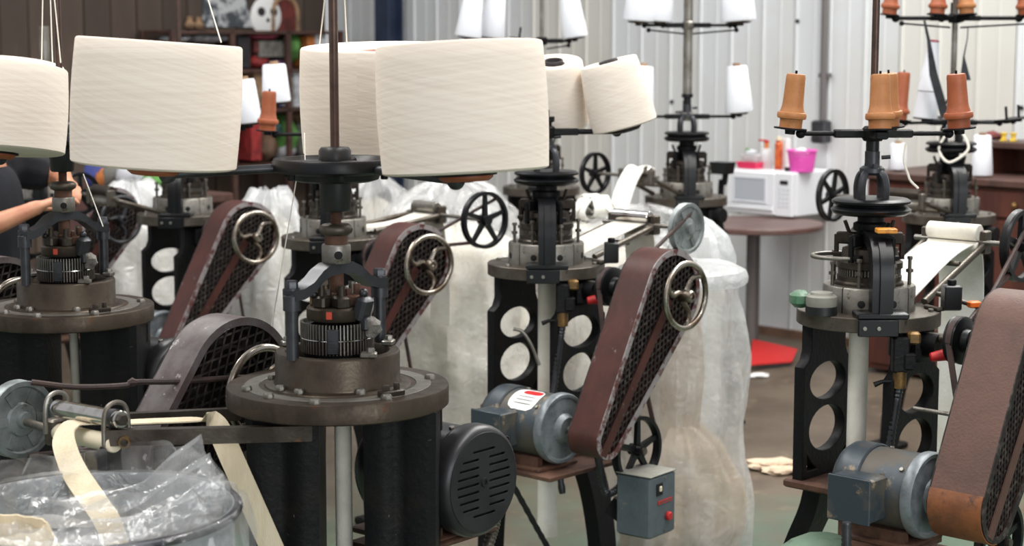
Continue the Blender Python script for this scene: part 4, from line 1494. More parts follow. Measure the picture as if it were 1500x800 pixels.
cx_ = (c1_ - c0_).normalized()
wobj('roller_cap', MB().hexb(c1_, cx_, .011, .008), 'steel_dark', M1, pr_)
wobj('roller_neck', MB().cyl(c1_ - cx_ * .03, c1_ - cx_ * .012, .0172, n=28), 'gunmetal', M1, pr_)
for q in (c0_ + cx_ * .0, c1_ - cx_ * .018):
    side = cx_.cross(Vector((0, 0, 1))).normalized()
    pts = [q + side * .026 + Vector((0, 0, -.045)), q + side * .025 + Vector((0, 0, .0)), q + side * .018 + Vector((0, 0, .022)), q + Vector((0, 0, .030)), q - side * .018 + Vector((0, 0, .022)), q - side * .024 + Vector((0, 0, .0)), q - side * .025 + Vector((0, 0, -.03))]
    wobj('roller_hook', MB().tube(spline(pts, 5), .0045, 8), 'steel_light', M1, tf)
wobj('bearing_block', MB().box(d0 - ax1 * .012, (.03, .035, .05), rz=R(-38), ch=.004), 'steel', M1, tf)
wc_ = at(28, 614, 3.34)
wm = fr(wc_, N1, Vector((0, 0, 1))) @ Matrix.Rotation(-PI / 2, 4, 'Y')
mbw = disc_wheel_mesh(.0755, .028)
mbw.v = [tuple(fr(wc_, N1) @ Vector((y, z, x))) for x, y, z in mbw.v]
wobj('takeup_wheel', mbw, 'wheel_grey', M1, tf)
wobj('axle', MB().cyl(wc_ - N1 * .02, d0, .008, n=14), 'steel_light', M1, tf)
cord = [at(46, 560, 3.34), at(110, 567, 3.36), at(180, 565, 3.39), at(198, 560, 3.4), at(262, 559, 3.44), at(335, 554, 3.5), at(400, 552, 3.56)]
wobj('drive_cord', MB().tube(spline(cord, 6), .0058, 8), 'leather', M1, tf)
wobj('cord_knot', MB().tube([at(188, 562, 3.395), at(194, 560, 3.397), at(200, 561, 3.4)], [.006, .0095, .006], 8), 'leather', M1, tf)
cord2 = [at(40, 668, 3.34), at(120, 660, 3.38), at(260, 640, 3.45), at(380, 620, 3.55)]
wobj('drive_cord', MB().tube(spline(cord2, 6), .0058, 8), 'leather', M1, tf)
# conduit of the nearest motor
conduit(M1, [wl(M1, at(728, 742, 3.52)), wl(M1, at(724, 770, 3.5)), wl(M1, at(712, 810, 3.48)), wl(M1, at(690, 900, 3.46)), wl(M1, at(670, 1200, 3.5))], .0125, 'steel')

# under-table fittings: valve block, hose and red knob on the centre and right machines
for root, phi, red in ((M3, 47, True), (M4, 47, True)):
    fa = -R(phi)
    f = Vector((math.cos(fa), math.sin(fa), 0))
    s_ = Vector((-f.y, f.x, 0))
    vb = f * .165 + s_ * .045
    v = obj('valve_block', MB().box(vb + Vector((0, 0, .865)), (.03, .04, .085), rz=fa, ch=.004).box(vb + s_ * .02 + Vector((0, 0, .85)), (.04, .03, .04), rz=fa, ch=.004), 'iron', root)
    obj('brass_fitting', MB().box(vb + s_ * .03 + Vector((0, 0, .905)), (.03, .03, .03), rz=fa, ch=.005), 'brass', v)
    obj('hose_nut', MB().cyl(vb + Vector((0, 0, .825)), vb + Vector((0, 0, .785)), .016, n=14), 'brass', v)
    obj('red_knob', MB().cyl(vb + s_ * .07 + Vector((0, 0, .858)), vb + s_ * .115 + Vector((0, 0, .866)), .011, .015, n=16, ch=.003), 'red', v)
    obj('lever', MB().tube([vb + Vector((0, 0, .80)), vb - s_ * .04 + Vector((0, 0, .8)), vb - s_ * .06 + Vector((0, 0, .792))], [.005, .005, .007], 8), 'iron', v)
    conduit(root, [vb + Vector((0, 0, .79)), vb + Vector((0, 0, .72)) - s_ * .01, vb + f * .0 - s_ * .02 + Vector((0, 0, .63)), vb + f * .02 - s_ * .03 + Vector((0, 0, .52)), vb + f * .04 + Vector((0, 0, .3))], .011, 'gunmetal')
    # oil cup block on the plate
    ob = s_ * .19 + f * .05
    cu = obj('oil_cup', MB().box(ob + Vector((0, 0, .985)), (.045, .042, .06), rz=fa, ch=.003), 'black_plastic', root)
    obj('filler_cap', MB().cyl(ob + Vector((0, 0, 1.015)), ob + Vector((0, 0, 1.028)), .011, n=12, ch=.002), 'iron', cu)
    obj('bracket', MB().tube([ob + Vector((0, 0, .96)), ob - s_ * .03 + Vector((0, 0, .955)), s_ * .14 + Vector((0, 0, .955))], .006, 8), 'steel', cu)

# right machine: green switch, dial caps, yarn hoop, tags and clips
fa = -R(47)
f = Vector((math.cos(fa), math.sin(fa), 0))
s_ = Vector((-f.y, f.x, 0))
gp = -s_ * .165 + f * .06
g_ = obj('switch_housing', MB().box(gp - s_ * .012 + Vector((0, 0, .983)), (.05, .05, .042), rz=fa, ch=.012), 'green_box', M4)
cp = gp + s_ * .033 + f * .035
obj('dial_knob', MB().lathe([(0, .953), (.036, .953), (.036, .972), (.037, .974), (.037, .994), (.032, .998), (.028, .998), (.026, 1.004), (0, 1.004)], 36, Matrix.Translation(cp)), 'box_top', g_)
obj('knob_base', MB().lathe([(.0355, .951), (.038, .951), (.038, .971), (.0355, .971)], 36, Matrix.Translation(cp)), 'black_plastic', g_)
hc = -s_ * .1
hp = [hc + s_ * .03 + Vector((0, 0, 1.08)) + (-s_ * math.cos(a) * .07 + f * math.sin(a) * .06) for a in [R(-100 + 20 * i) for i in range(11)]]
obj('yarn_hoop', MB().tube(hp, .0055, 10), 'steel_light', M4)
bt = f * .172 + Vector((0, 0, 1.135))
obj('orange_tag', MB().box(f * .125 + s_ * .012 + Vector((0, 0, 1.155)), (.035, .048, .012), rz=fa, ch=.002), 'orange_tag', M4)
for px in (1398, 1427):
    p = at(px, 446, 4.25)
    wobj('orange_clip', MB().box(p, (.03 if px > 1400 else .022, .022, .016), rz=.3, ch=.003), 'orange_clip', M4)
wobj('clip_rail', MB().cyl(at(1372, 430, 4.3), at(1470, 462, 4.22), .006, n=10), 'steel', M4)
wobj('stay_rod', MB().cyl(at(1338, 598, 4.05), at(1420, 612, 3.98), .005, n=10), 'steel_light', M4)
wobj('cross_lever', beam(MB(), at(1395, 492, 4.2), at(1470, 440, 4.3), .012, .016), 'gunmetal', M4)
wobj('base_casting', MB().box(at(1200, 850, 4.12), (.17, .2, .2), rz=R(-43), ch=.03), 'green_base', M4)
conduit(M4, [wl(M4, at(1240, 765, 3.76)), wl(M4, at(1240, 820, 3.76)), wl(M4, at(1242, 900, 3.8))], .0115)

# starter box of the centre machine on its own bracket post
bp_ = at(946, 735, 4.86)
by = R(-38)
bx_ = wobj('starter_box', MB().box(bp_, (.115, .13, .175), rz=by, ch=.006), 'box_grey', M3)
du = Vector((math.cos(by), math.sin(by), 0))
dv = Vector((-math.sin(by), math.cos(by), 0))
wobj('box_roof', MB().box(bp_ + Vector((0, 0, .089)), (.117, .132, .004), rz=by, ch=.0015), 'box_top', M3, bx_)
wobj('switch_window', MB().box(bp_ + du * .058 - dv * .02 + Vector((0, 0, .048)), (.004, .03, .034), rz=by), 'dark_hole', M3, bx_)
wobj('toggle', MB().box(bp_ + du * .061 - dv * .018 + Vector((0, 0, .05)), (.006, .01, .016), rz=by, ch=.002), 'cream_plastic', M3, bx_)
wobj('red_label', MB().box(bp_ + du * .0585 + dv * .008 + Vector((0, 0, .01)), (.002, .07, .010), rz=by), 'red', M3, bx_)
for i in range(9):
    wobj('label_letter', MB().box(bp_ + du * .0597 + dv * (-.02 + .007 * i) + Vector((0, 0, .010)), (.001, .0035, .005), rz=by), 'box_grey', M3, bx_)
wobj('stop_button', MB().cyl(bp_ + du * .057 + dv * .022 + Vector((0, 0, -.035)), bp_ + du * .07 + dv * .022 + Vector((0, 0, -.035)), .0125, n=20, ch=.003), 'red', M3, bx_)
wobj('screw', MB().hexb(bp_ + du * .057 + dv * .01 + Vector((0, 0, .075)), du, .004, .003), 'steel_light', M3, bx_)
wobj('screw', MB().hexb(bp_ + du * .057 + dv * .01 + Vector((0, 0, -.075)), du, .004, .003), 'steel_light', M3, bx_)
bq = at(893, 760, 4.9)
wobj('box_post', beam(MB(), (bq.x, bq.y, 0), (bq.x, bq.y, .42), .045, .045), 'iron', M3)
wobj('post_bracket', beam(MB(), (bq.x, bq.y, .3), bp_ - du * .05 + Vector((0, 0, -.06)), .03, .05), 'iron', M3)
conduit(M3, [wl(M3, at(872, 648, 4.82)), wl(M3, at(880, 690, 4.84)), wl(M3, at(888, 722, 4.86)), wl(M3, at(905, 716, 4.86)), wl(M3, at(915, 700, 4.88))], .012, 'gunmetal')
conduit(M3, [wl(M3, at(712, 600, 4.95)), wl(M3, at(706, 618, 4.93)), wl(M3, at(712, 640, 4.92)), wl(M3, at(740, 690, 5.0)), wl(M3, at(790, 780, 5.1)), wl(M3, at(830, 850, 5.2))], .009, 'rubber', 'power_cable')
wobj('rod', MB().tube(spline([at(752, 482, 5.0), at(765, 486, 5.0), at(778, 505, 5.0), at(790, 535, 5.0)], 5), .005, 8), 'steel_light', M3)

# ------------------------------------------------------------------ knitted fabric
def vtube(px, py, z0, z1, r, label, C, sway=0.):
    p = Vector((C[0], C[1], 0))
    u = (px - 750) / FPX
    x = u * (p.y / math.cos(PITCH)) * .995
    pts = [(x, p.y - .01, z0), (x + sway * .3, p.y - .01, (z0 + z1) / 2), (x + sway, p.y - .01, z1)]
    return solo('fabric_tube', MB().tube(spline(pts, 8), r, 18), 'fabric_white', label, 'fabric', 'knitted tubes hanging under the machines')


vtube(499, 0, .911, .03, .0165, 'narrow off-white knitted tube hanging below the nearest brown plate', P1)
vtube(103, 0, .911, .03, .0115, 'narrow cream knitted tube hanging below the leftmost brown plate', P2, .02)
vtube(1262, 0, .914, .12, .0245, 'cream knitted tube hanging below the right machine plate', P4)
vtube(803, 0, .914, .12, .03, 'pale knitted tube hanging below the centre machine plate', P3)

# tape of the nearest machine: up from below, over the frame, round the draw roller and into the tub
path = [(at(414, 838, 3.2), (1, 0, 0)), (at(374, 748, 3.2), (1, 0, 0)), (at(340, 672, 3.21), (1, .0, 0)), (at(326, 640, 3.225), (1, -.1, 0)), (at(314, 622, 3.24), (.9, -.3, 0)), (at(296, 615, 3.25), N1),
        (at(250, 616, 3.235), N1), (at(200, 618, 3.215), N1), (at(160, 620, 3.19), N1), (at(125, 619, 3.178), N1), (at(104, 622, 3.165), N1), (at(93, 640, 3.14), N1), (at(99, 668, 3.09), N1),
        (at(113, 698, 3.04), (.9, -.4, 0)), (at(137, 733, 2.98), (1, -.2, 0)), (at(158, 765, 2.93), (1, -.1, 0)), (at(170, 800, 2.92), (1, 0, 0)), (at(178, 850, 2.9), (1, 0, 0))]
pts = spline([p for p, _ in path], 5)
sides = []
for i in range(len(pts)):
    j = min(i // 5, len(path) - 2)
    t_ = (i % 5) / 5 if i // 5 < len(path) - 1 else 1
    sides.append(Vector(path[j][1]).lerp(Vector(path[j + 1][1]), t_))
solo('fabric_tape', MB().strip(pts, sides, .044, .0025), 'fabric', 'flat cream knitted tape running over the nearest draw roller into the tub', 'fabric')

# tapes over the other take-ups
def takeup_tape(root, yd, yr, zr, w, label, end, material='fabric_white', start=.1):
    pts = [(0, yd * start, TZ + .02), (0, yd * (yr - .12), zr - .02), (0, yd * yr, zr + .004), (0, yd * (yr + .03), zr - .02), (0, yd * (yr + .045), zr - .1)]
    pts = [root.matrix_basis @ Vector(p) for p in pts] + [Vector(e) for e in end]
    side = root.matrix_basis.to_3x3() @ Vector((1, 0, 0))
    return solo('fabric_tape', MB().strip(spline(pts, 6), side, w, .003), material, label, 'fabric', 'tapes over the take-up rollers')


e3 = M3.matrix_basis @ Vector((0, .46, .75))
takeup_tape(M3, 1, .40, 1.035, .12, 'wide cream knitted strip behind the maroon guard, up to a chrome roller', [e3, e3 + Vector((0, .02, -.3))], 'fabric_white')
e4 = M4.matrix_basis @ Vector((0, .46, .8))
takeup_tape(M4, 1, .41, 1.075, .13, 'white knitted strip hanging behind the right machine roller', [e4, e4 + Vector((0, 0, -.35))], 'fabric_pure')
ec = MC.matrix_basis @ Vector((0, .46, .8))
takeup_tape(MC, 1, .40, .995, .11, 'cream knitted strip leading to the spoked wheel above the big white bag', [ec, ec + Vector((0, 0, -.2))], 'fabric_white')
r5 = M5.matrix_basis @ Vector((0, -.31, 1.09))
rp = [r5 + Vector((.05, .0, -.02)), r5 + Vector((0, -.01, .0)), r5 + Vector((-.03, -.03, -.03)), r5 + Vector((-.06, -.06, -.09)), r5 + Vector((-.085, -.09, -.17)), r5 + Vector((-.1, -.1, -.24))]
solo('fabric_tape', MB().strip(spline(rp, 6), NW, .1, .004), 'fabric_pure', 'bright white ribbon falling from a far roller onto a folded heap', 'fabric', 'tapes over the take-up rollers')


# ------------------------------------------------------------------ tubs and bags
def folded(prof, n=72, seed=0., amp=.02, folds=11, fold=.02, rz=None, freq=4., twist=0.):
    """surface of revolution with vertical folds and crumples; prof entries (r, z, fold weight)"""
    vs, fs = [], []
    for r, z, w in prof:
        for i in range(n):
            a = 2 * PI * i / n
            d = Vector((math.cos(a), math.sin(a), 0))
            q = mnoise.noise(Vector((d.x * 1.3, d.y * 1.3, z * 1.2 + seed)))
            k = w * fold * (math.sin(folds * a + 3 * q + seed + twist * z) + .5 * math.sin((folds * 2 + 3) * a + seed * 2.3 + 4 * q))
            k += amp * mnoise.noise(Vector((d.x * freq * .6 + seed, d.y * freq * .6, z * freq)))
            k += amp * .6 * mnoise.noise(Vector((d.x * freq * 1.7, d.y * freq * 1.7 + seed, z * freq * 2.1)))
            rr = max(r + k, .001)
            zz = z + (rz(a) * w if rz else 0.) + amp * .5 * mnoise.noise(Vector((d.x * 3, d.y * 3 + seed, z * 2)))
            vs.append((rr * d.x, rr * d.y, max(zz, .004)))
    for i in range(len(prof) - 1):
        for j in range(n):
            k = (j + 1) % n
            fs.append((i * n + j, i * n + k, i * n + n + k, i * n + n + j))
    return MB().add(vs, fs)


def interp(keys, m=26):
    out = []
    tot = len(keys) - 1
    for i in range(m + 1):
        t = i / m * tot
        j = min(int(t), tot - 1)
        f_ = t - j
        out.append(tuple(keys[j][k_] + (keys[j + 1][k_] - keys[j][k_]) * f_ for k_ in range(3)))
    return out


# tub under the nearest take-up
tb = at_z(128, 745, .84)
t = thing('plastic_tub', 'pale grey round plastic tub in the bottom left corner', 'tub', (tb.x, tb.y, 0))
obj('wall', MB().lathe([(0, .0), (.19, 0), (.2, .01), (.236, .82), (.246, .822), (.249, .832), (.246, .842), (.236, .842), (.229, .83), (.194, .02), (0, .02)], 64), 'tub_plastic', t)
obj('rolled_rim', MB().torus(.244, .0085, 64, 10, Matrix.Translation((0, 0, .836))), 'gunmetal', t)
t = thing('bin_liner', 'clear crumpled plastic film liner standing up out of the grey tub', 'plastic bag', (tb.x, tb.y, 0))


def liner_z(a):
    # high and gathered towards the frame behind, low at the near side
    d = math.degrees(a) % 360
    up = .03 * max(0., math.cos(R(d - 40))) ** 2 + .012 * max(0., math.cos(R(d - 150)))
    return up - .03 * max(0., math.cos(R(d - 270)))


obj('film', folded(interp([(.20, .3, .3), (.222, .6, .5), (.226, .80, .8), (.215, .85, 1.), (.185, .885, 1.)], 30), 110, 2.1, .018, 17, .008, liner_z, 6), 'film_clear', t)
obj('overhang', folded(interp([(.215, .848, .6), (.258, .845, .3), (.262, .80, .6), (.268, .72, 1.), (.272, .66, 1.)], 22), 110, 5.1, .014, 15, .007, None, 7), 'film_clear', t)


def film_sheet():
    """sheet of liner pulled up to the frame and slumping across the mouth of the tub"""
    A_, B_, C_, D_ = at(292, 668, 3.0), at(342, 744, 2.9), at(-20, 815, 2.7), at(60, 722, 2.97)
    n, m_ = 44, 60
    vs, fs = [], []
    for i in range(n + 1):
        for j in range(m_ + 1):
            u, v = i / n, j / m_
            p = (A_ * (1 - v) + B_ * v) * (1 - u) + (D_ * (1 - v) + C_ * v) * u
            sag = -.03 * math.sin(PI * u) * (1 - .3 * v) + .015 * math.sin(v * 19 + u * 4 + 2 * mnoise.noise(Vector((u * 2, v * 3, .7)))) * (1 - .4 * u) + .016 * mnoise.noise(Vector((u * 2.5, v * 9, 3.3))) + .008 * mnoise.noise(Vector((u * 5, v * 20, 1.3)))
            if u < .35:
                sag += .05 * (1 - u / .35) * max(0, math.cos(v * PI / 2)) * .6
            vs.append(tuple(p + Vector((0, 0, sag))))
    for i in range(n):
        for j in range(m_):
            a = i * (m_ + 1) + j
            fs.append((a, a + 1, a + m_ + 2, a + m_ + 1))
    return MB().add(vs, fs)


fs_ = film_sheet()
fs_.v = [(x - tb.x, y - tb.y, z) for x, y, z in fs_.v]
obj('slumped_sheet', fs_, 'film_clear', t)
# fabric lying in the tub: a wide knitted roll and loops
rl = at(2, 772, 2.77)
mb = folded(interp([(.069, .2, .2), (.071, .202, .2), (.076, .19, .3), (.095, .15, .6), (.13, .1, 1.), (.17, .07, 1.)], 16), 64, 3.7, .008, 5, .008)
mb2 = folded(interp([(.069, .2, .2), (.066, .17, .3), (.07, .09, .5)], 8), 64, 3.7, .008, 5, .008)
mb.add(mb2.v, mb2.f)
mb.v = [(x + rl.x, y + rl.y, z + rl.z - .2) for x, y, z in mb.v]
solo('fabric_roll', mb, 'fabric', 'cream knitted fabric rolled open in the tub at the bottom left corner', 'fabric')
hp_ = lump(.19, (1, 1, .5), 3.3, .25, 36, 20)
hp_.v = [(x + tb.x, y + tb.y - .01, z + .42) for x, y, z in hp_.v]
solo('fabric_heap', hp_, 'fabric', 'heap of cream knitted fabric lying inside the grey tub', 'fabric')


def bag(label, cx, cy, prof, film, fill=None, fillmat='fabric_white', seed=1., folds=11, fold=.02, amp=.03, sy=1., twist=0., n=84):
    t = thing('plastic_bag', label, 'plastic bag', (cx, cy, 0), group='bags of knitted fabric')
    mb = folded(interp(prof, 34), n, seed, amp, folds, fold, twist=twist)
    mb.v = [(x, y * sy, z) for x, y, z in mb.v]
    obj('film', mb, film, t)
    if fill:
        mb = folded(interp(fill, 34), n, seed, amp, folds, fold)
        mb.v = [(x, y * sy, z) for x, y, z in mb.v]
        n_ = n
        k_ = len(mb.v) // n_
        mb.f.append(tuple(range((k_ - 1) * n_, k_ * n_)))
        obj('knitted_fabric', mb, fillmat, t)
    return t


bc = at(668, 400, 6.6)
bag('big clear bag stuffed with off-white fabric between the chrome handwheel and centre machine', bc.x, bc.y,
    [(.26, .006, .2), (.31, .12, .4), (.315, .4, .5), (.29, .7, .6), (.27, .86, .8), (.24, .98, 1.), (.14, 1.06, 1.2), (.04, 1.1, 1.)], 'film',
    [(.24, .015, .2), (.292, .12, .4), (.298, .4, .6), (.272, .7, .8), (.24, .84, 1.), (.12, .9, 1.), (.02, .92, .5)], 'fabric_crumple', 1.3, 7, .012, .05)
b3 = at(998, 400, 5.42)
t3 = bag('tall hanging clear bag right of the maroon guard, beige fabric at its bottom', b3.x, b3.y,
         [(.22, .006, .3), (.222, .1, .5), (.212, .3, .8), (.202, .5, .9), (.192, .7, .8), (.187, .84, .3), (.19, .875, .1)], 'film_milky',
         [(.17, .02, .4), (.195, .1, .6), (.18, .24, 1.), (.13, .36, 1.), (.06, .42, 1.), (.01, .43, .4)], 'fabric_beige', 2.7, 7, .013, .02, twist=9., n=110)
obj('hoop_edge', folded(interp([(.183, .86, .1), (.2, .862, .1), (.203, .885, .1), (.195, .905, .1), (.17, .918, .2), (.12, .925, .3), (.05, .93, .2)], 16), 72, 4.4, .008, 9, .004), 'film_dense', t3)
fc = folded(interp([(.1, .38, .5), (.11, .6, .6), (.1, .85, .5)], 14), 40, 8.8, .02, 5, .012)
fc.v = [(x - .05, y * .5 - .02, z) for x, y, z in fc.v]
obj('fabric_column', fc, 'fabric_beige', t3)
b5 = at(945, 320, 7.05)
t5 = bag('low crumpled clear bag under the far roller with the white ribbon', b5.x, b5.y,
         [(.3, .006, .3), (.33, .2, .5), (.32, .5, .6), (.3, .75, .8), (.26, .86, 1.), (.16, .92, 1.2), (.03, .95, 1.)], 'film',
         [(.27, .015, .3), (.3, .2, .5), (.29, .5, .6), (.26, .66, .8), (.14, .76, 1.), (.02, .78, .4)], 'fabric_white', 6.1, 9, .02, .05)
gt = folded(interp([(.08, .80, .5), (.1, .9, .8), (.085, .97, 1.), (.05, 1.01, 1.), (.01, 1.03, .5)], 14), 48, 9.7, .03, 6, .015)
gp_ = at(1022, 350, 5.75)
gt.v = [(x + gp_.x, y + gp_.y, z) for x, y, z in gt.v]
solo('film_bundle', gt, 'film_dense', 'bunched white film tip behind the grey disc wheel', 'plastic bag')
# folded ribbon heap
hb = at(872, 312, 7.0)
t = thing('ribbon_heap', 'heap of folded bright white ribbon on the low bag beside far roller', 'fabric', (hb.x, hb.y, hb.z - .06))
for i in range(9):
    a = 2 * PI * i / 9 + rnd.uniform(-.2, .2)
    L = rnd.uniform(.09, .135)
    zz = .02 + .012 * (i % 4)
    d = Vector((math.cos(a), math.sin(a) * .6, 0))
    pp = [Vector((0, 0, zz + .045)), d * L * .5 + Vector((0, 0, zz + .075)), d * L + Vector((0, 0, zz + .035)), d * L * .9 + Vector((0, 0, zz - .0)), d * L * .3 + Vector((0, 0, zz - .01))]
    obj('ribbon_fold', MB().strip(spline(pp, 5), d.cross(Vector((0, 0, 1))), .075, .004), 'fabric_pure', t)
lm = lump(.1, (1.1, .8, .55), 2, .3)
obj('ribbon_core', lm, 'fabric_pure', t, (0, 0, -.02))
# other bags in the background
b = at(196, 380, 7.65)
bag('cream stuffed bag beside the four-spoke wheel at left', b.x, b.y, [(.2, .006, .3), (.22, .2, .5), (.21, .5, .6), (.18, .75, .8), (.14, .93, 1.), (.05, 1.0, 1.)], 'film_dense',
    [(.18, .015, .3), (.2, .2, .5), (.19, .5, .6), (.15, .8, .8), (.02, .9, .4)], 'fabric_crumple', 3.9, 7, .012, .04)
b = at(398, 380, 7.0)
bag('pale cloth-filled bag right of the back left maroon guard', b.x, b.y, [(.16, .006, .3), (.18, .2, .5), (.17, .5, .6), (.15, .75, .8), (.11, .95, 1.), (.05, 1.02, 1.)], 'film_dense',
    [(.14, .015, .3), (.16, .2, .5), (.15, .5, .6), (.12, .8, .8), (.02, .93, .4)], 'fabric_crumple', 5.3, 7, .014, .04)
b = at(548, 330, 8.6)
bag('far bluish film bag below the blue column', b.x, b.y, [(.2, .006, .3), (.22, .2, .5), (.21, .5, .6), (.18, .75, .8), (.14, .88, 1.), (.05, .95, 1.)], 'film_milky',
    [(.18, .015, .3), (.2, .2, .5), (.19, .5, .6), (.12, .78, .8), (.02, .84, .4)], 'fabric_crumple', 7.7, 7, .014, .05)

# ------------------------------------------------------------------ round table with the microwave
RW = R(-45)
tp = at_z(1104, 326, .69)
t = thing('round_table', 'round brown pedestal table under the white microwave', 'table', (tp.x, tp.y, 0), RW)
obj('top', MB().lathe([(0, .66), (.34, .66), (.35, .665), (.35, .685), (.345, .69), (0, .69)], 64), 'table_wood', t)
obj('pedestal', MB().cyl((0, 0, .02), (0, 0, .66), .034, n=24), 'post_grey', t)
obj('base', MB().lathe([(0, 0), (.11, 0), (.11, .01), (.05, .02), (.036, .03), (0, .03)], 36), 'iron', t)
obj('top_flange', MB().cyl((0, 0, .645), (0, 0, .661), .09, n=28), 'iron', t)

corner_f = at_z(1162, 321, .691)             # near lower corner of the oven
mw, md, mh = .435, .34, .235
mo_ = corner_f - NW * mw / 2 + TW * md / 2
mo_.z = .691
t = thing('microwave', 'white microwave oven on the round brown table', 'microwave', mo_, RW)
obj('body', MB().box((0, .01, mh / 2 + .006), (mw, md - .02, mh - .004), ch=.006), 'white_enamel', t)
dr = obj('door', MB().box((-.055, -md / 2 + .004, mh / 2 + .004), (mw - .115, .026, mh - .008), ch=.008), 'white_enamel', t)
obj('window', MB().box((-.06, -md / 2 - .0095, mh / 2 + .02), (.2, .003, .115), ch=.001), 'window_grey', dr)
wf = MB()
for c_, s__ in (((-.06, 0, .083), (.22, .006, .012)), ((-.06, 0, -.043), (.22, .006, .012)), ((-.164, 0, .02), (.012, .006, .12)), ((.044, 0, .02), (.012, .006, .12))):
    wf.box((c_[0], -md / 2 - .0105, mh / 2 + c_[2]), s__, ch=.002)
obj('window_frame', wf, 'white_panel', dr)
obj('door_lip', MB().box((-.055, -md / 2 - .012, .045), (mw - .14, .012, .028), ch=.005), 'white_enamel', dr)
cpn = obj('control_panel', MB().box((mw / 2 - .056, -md / 2 + .002, mh / 2 + .004), (.108, .024, mh - .008), ch=.005), 'white_enamel', t)
obj('display', MB().box((mw / 2 - .056, -md / 2 - .0105, mh - .05), (.05, .003, .022)), 'gunmetal', cpn)
for r_ in range(5):
    for c_ in range(3):
        obj('key', lambda: MB().box((0, 0, 0), (.017, .003, .014), ch=.001), 'white_panel', cpn, (mw / 2 - .08 + .024 * c_, -md / 2 - .0105, mh - .085 - .022 * r_), key='mwkey')
for x_ in (-1, 1):
    for y_ in (-1, 1):
        obj('foot', lambda: MB().cyl((0, 0, -.001), (0, 0, .01), .012, n=12), 'rubber', t, (x_ * .17, y_ * .12, 0), key='mwfoot')
mtop = .691 + mh + .0045


def on_mw(px, dy, z=mtop):
    """point on the oven top seen at pixel column px, dy behind its front edge"""
    u = (px - 750) / FPX * 1.0
    o_ = corner_f - NW * mw + TW * dy
    # x/y = u  along o + NW*s
    uu = u / math.cos(PITCH) * .998
    s2_ = (uu * o_.y - o_.x) / (NW.x - uu * NW.y)
    q = o_ + NW * s2_
    q.z = z
    return q


q = on_mw(1101, .1)
t = thing('plastic_tray', 'hot pink shallow plastic tray on the microwave', 'tray', q, RW)
obj('shell', MB().lathe([(0, .002), (.078, .002), (.088, .03), (.094, .032), (.094, .036), (.085, .036), (.075, .006), (0, .006)], 4, Matrix.Rotation(PI / 4, 4, 'Z')), 'hot_pink', t)
q2 = q + Vector((0, 0, .012))
t = thing('clear_container', 'clear plastic box with white and green contents in the pink tray', 'container', q2, RW)
obj('box', MB().box((0, 0, .03), (.1, .09, .05), ch=.008), 'film_milky', t)
obj('lid', MB().box((0, 0, .058), (.106, .096, .008), ch=.003), 'film_dense', t)
obj('packet', MB().box((-.015, 0, .074), (.05, .05, .024), ch=.006, rz=.3), 'stock_white', t)
obj('green_packet', MB().box((-.022, -.02, .09), (.022, .02, .008), ch=.003), 'stock_green', t)
q = on_mw(1120, .14)
t = thing('pump_bottle', 'clear pump bottle with red pump head on the microwave', 'bottle', q, RW)
obj('body', MB().lathe([(0, 0), (.034, 0), (.037, .005), (.037, .085), (.03, .1), (.012, .108), (0, .108)], 28), 'film_dense', t)
obj('collar', MB().cyl((0, 0, .106), (0, 0, .136), .013, n=16), 'stock_orange', t)
obj('pump_head', MB().cyl((0, 0, .136), (0, 0, .15), .014, n=16).box((-.028, 0, .148), (.05, .012, .01), ch=.003), 'red', t)
q = on_mw(1138, .12)
t = thing('tall_bottle', 'tall orange bottle standing on the microwave', 'bottle', q, RW)
obj('body', MB().lathe([(0, 0), (.02, 0), (.021, .004), (.021, .13), (.018, .14), (.016, .142), (.016, .155), (0, .155)], 24), 'orange_bottle', t)
obj('cap', MB().lathe([(0, .154), (.018, .154), (.018, .172), (0, .174)], 20), 'cream_plastic', t)
q = on_mw(1146, .17)
t = thing('white_carton', 'slim white carton behind the tall orange bottle', 'carton', q, RW)
obj('body', MB().box((0, 0, .08), (.06, .035, .16), ch=.002), 'white_card', t)
obj('flap', MB().box((0, 0, .1615), (.058, .033, .003)), 'white_card', t)
q = on_mw(1172, .09)
t = thing('plastic_basket', 'pink woven plastic basket on the right of the microwave', 'basket', q, RW)


def basket():
    mb = MB()
    n = 28
    for i in range(n):
        a = 2 * PI * i / n
        d = Vector((math.cos(a), math.sin(a), 0))
        mb.strip([d * .058 + Vector((0, 0, .0)), d * .074 + Vector((0, 0, .108))], d.cross(Vector((0, 0, 1))), .0105, .003)
    for k_ in range(5):
        z = .014 + .02 * k_
        r_ = .058 + .016 * z / .108
        mb.lathe([(r_ - .001, z - .004), (r_ + .002, z - .004), (r_ + .002, z + .004), (r_ - .001, z + .004), (r_ - .001, z - .004)], 40)
    return mb


bs = obj('woven_wall', basket(), 'pink', t)
obj('rim', MB().torus(.0755, .005, 44, 8, Matrix.Translation((0, 0, .108))), 'pink', t)
obj('floor', MB().cyl((0, 0, 0), (0, 0, .004), .058, n=30), 'pink', t)
obj('tissue', lump(.045, (1, 1, .6), 6, .4), 'white_card', t, (-.01, 0, .09))
q = on_mw(1153, .06)
t = thing('small_jar', 'small dark jar lid lying by the pink basket', 'jar', q, RW)
obj('body', MB().lathe([(0, 0), (.02, 0), (.021, .012), (0, .012)], 20), 'gunmetal', t)
obj('lid', MB().lathe([(0, .0125), (.022, .0125), (.022, .02), (0, .022)], 20), 'stock_black', t)

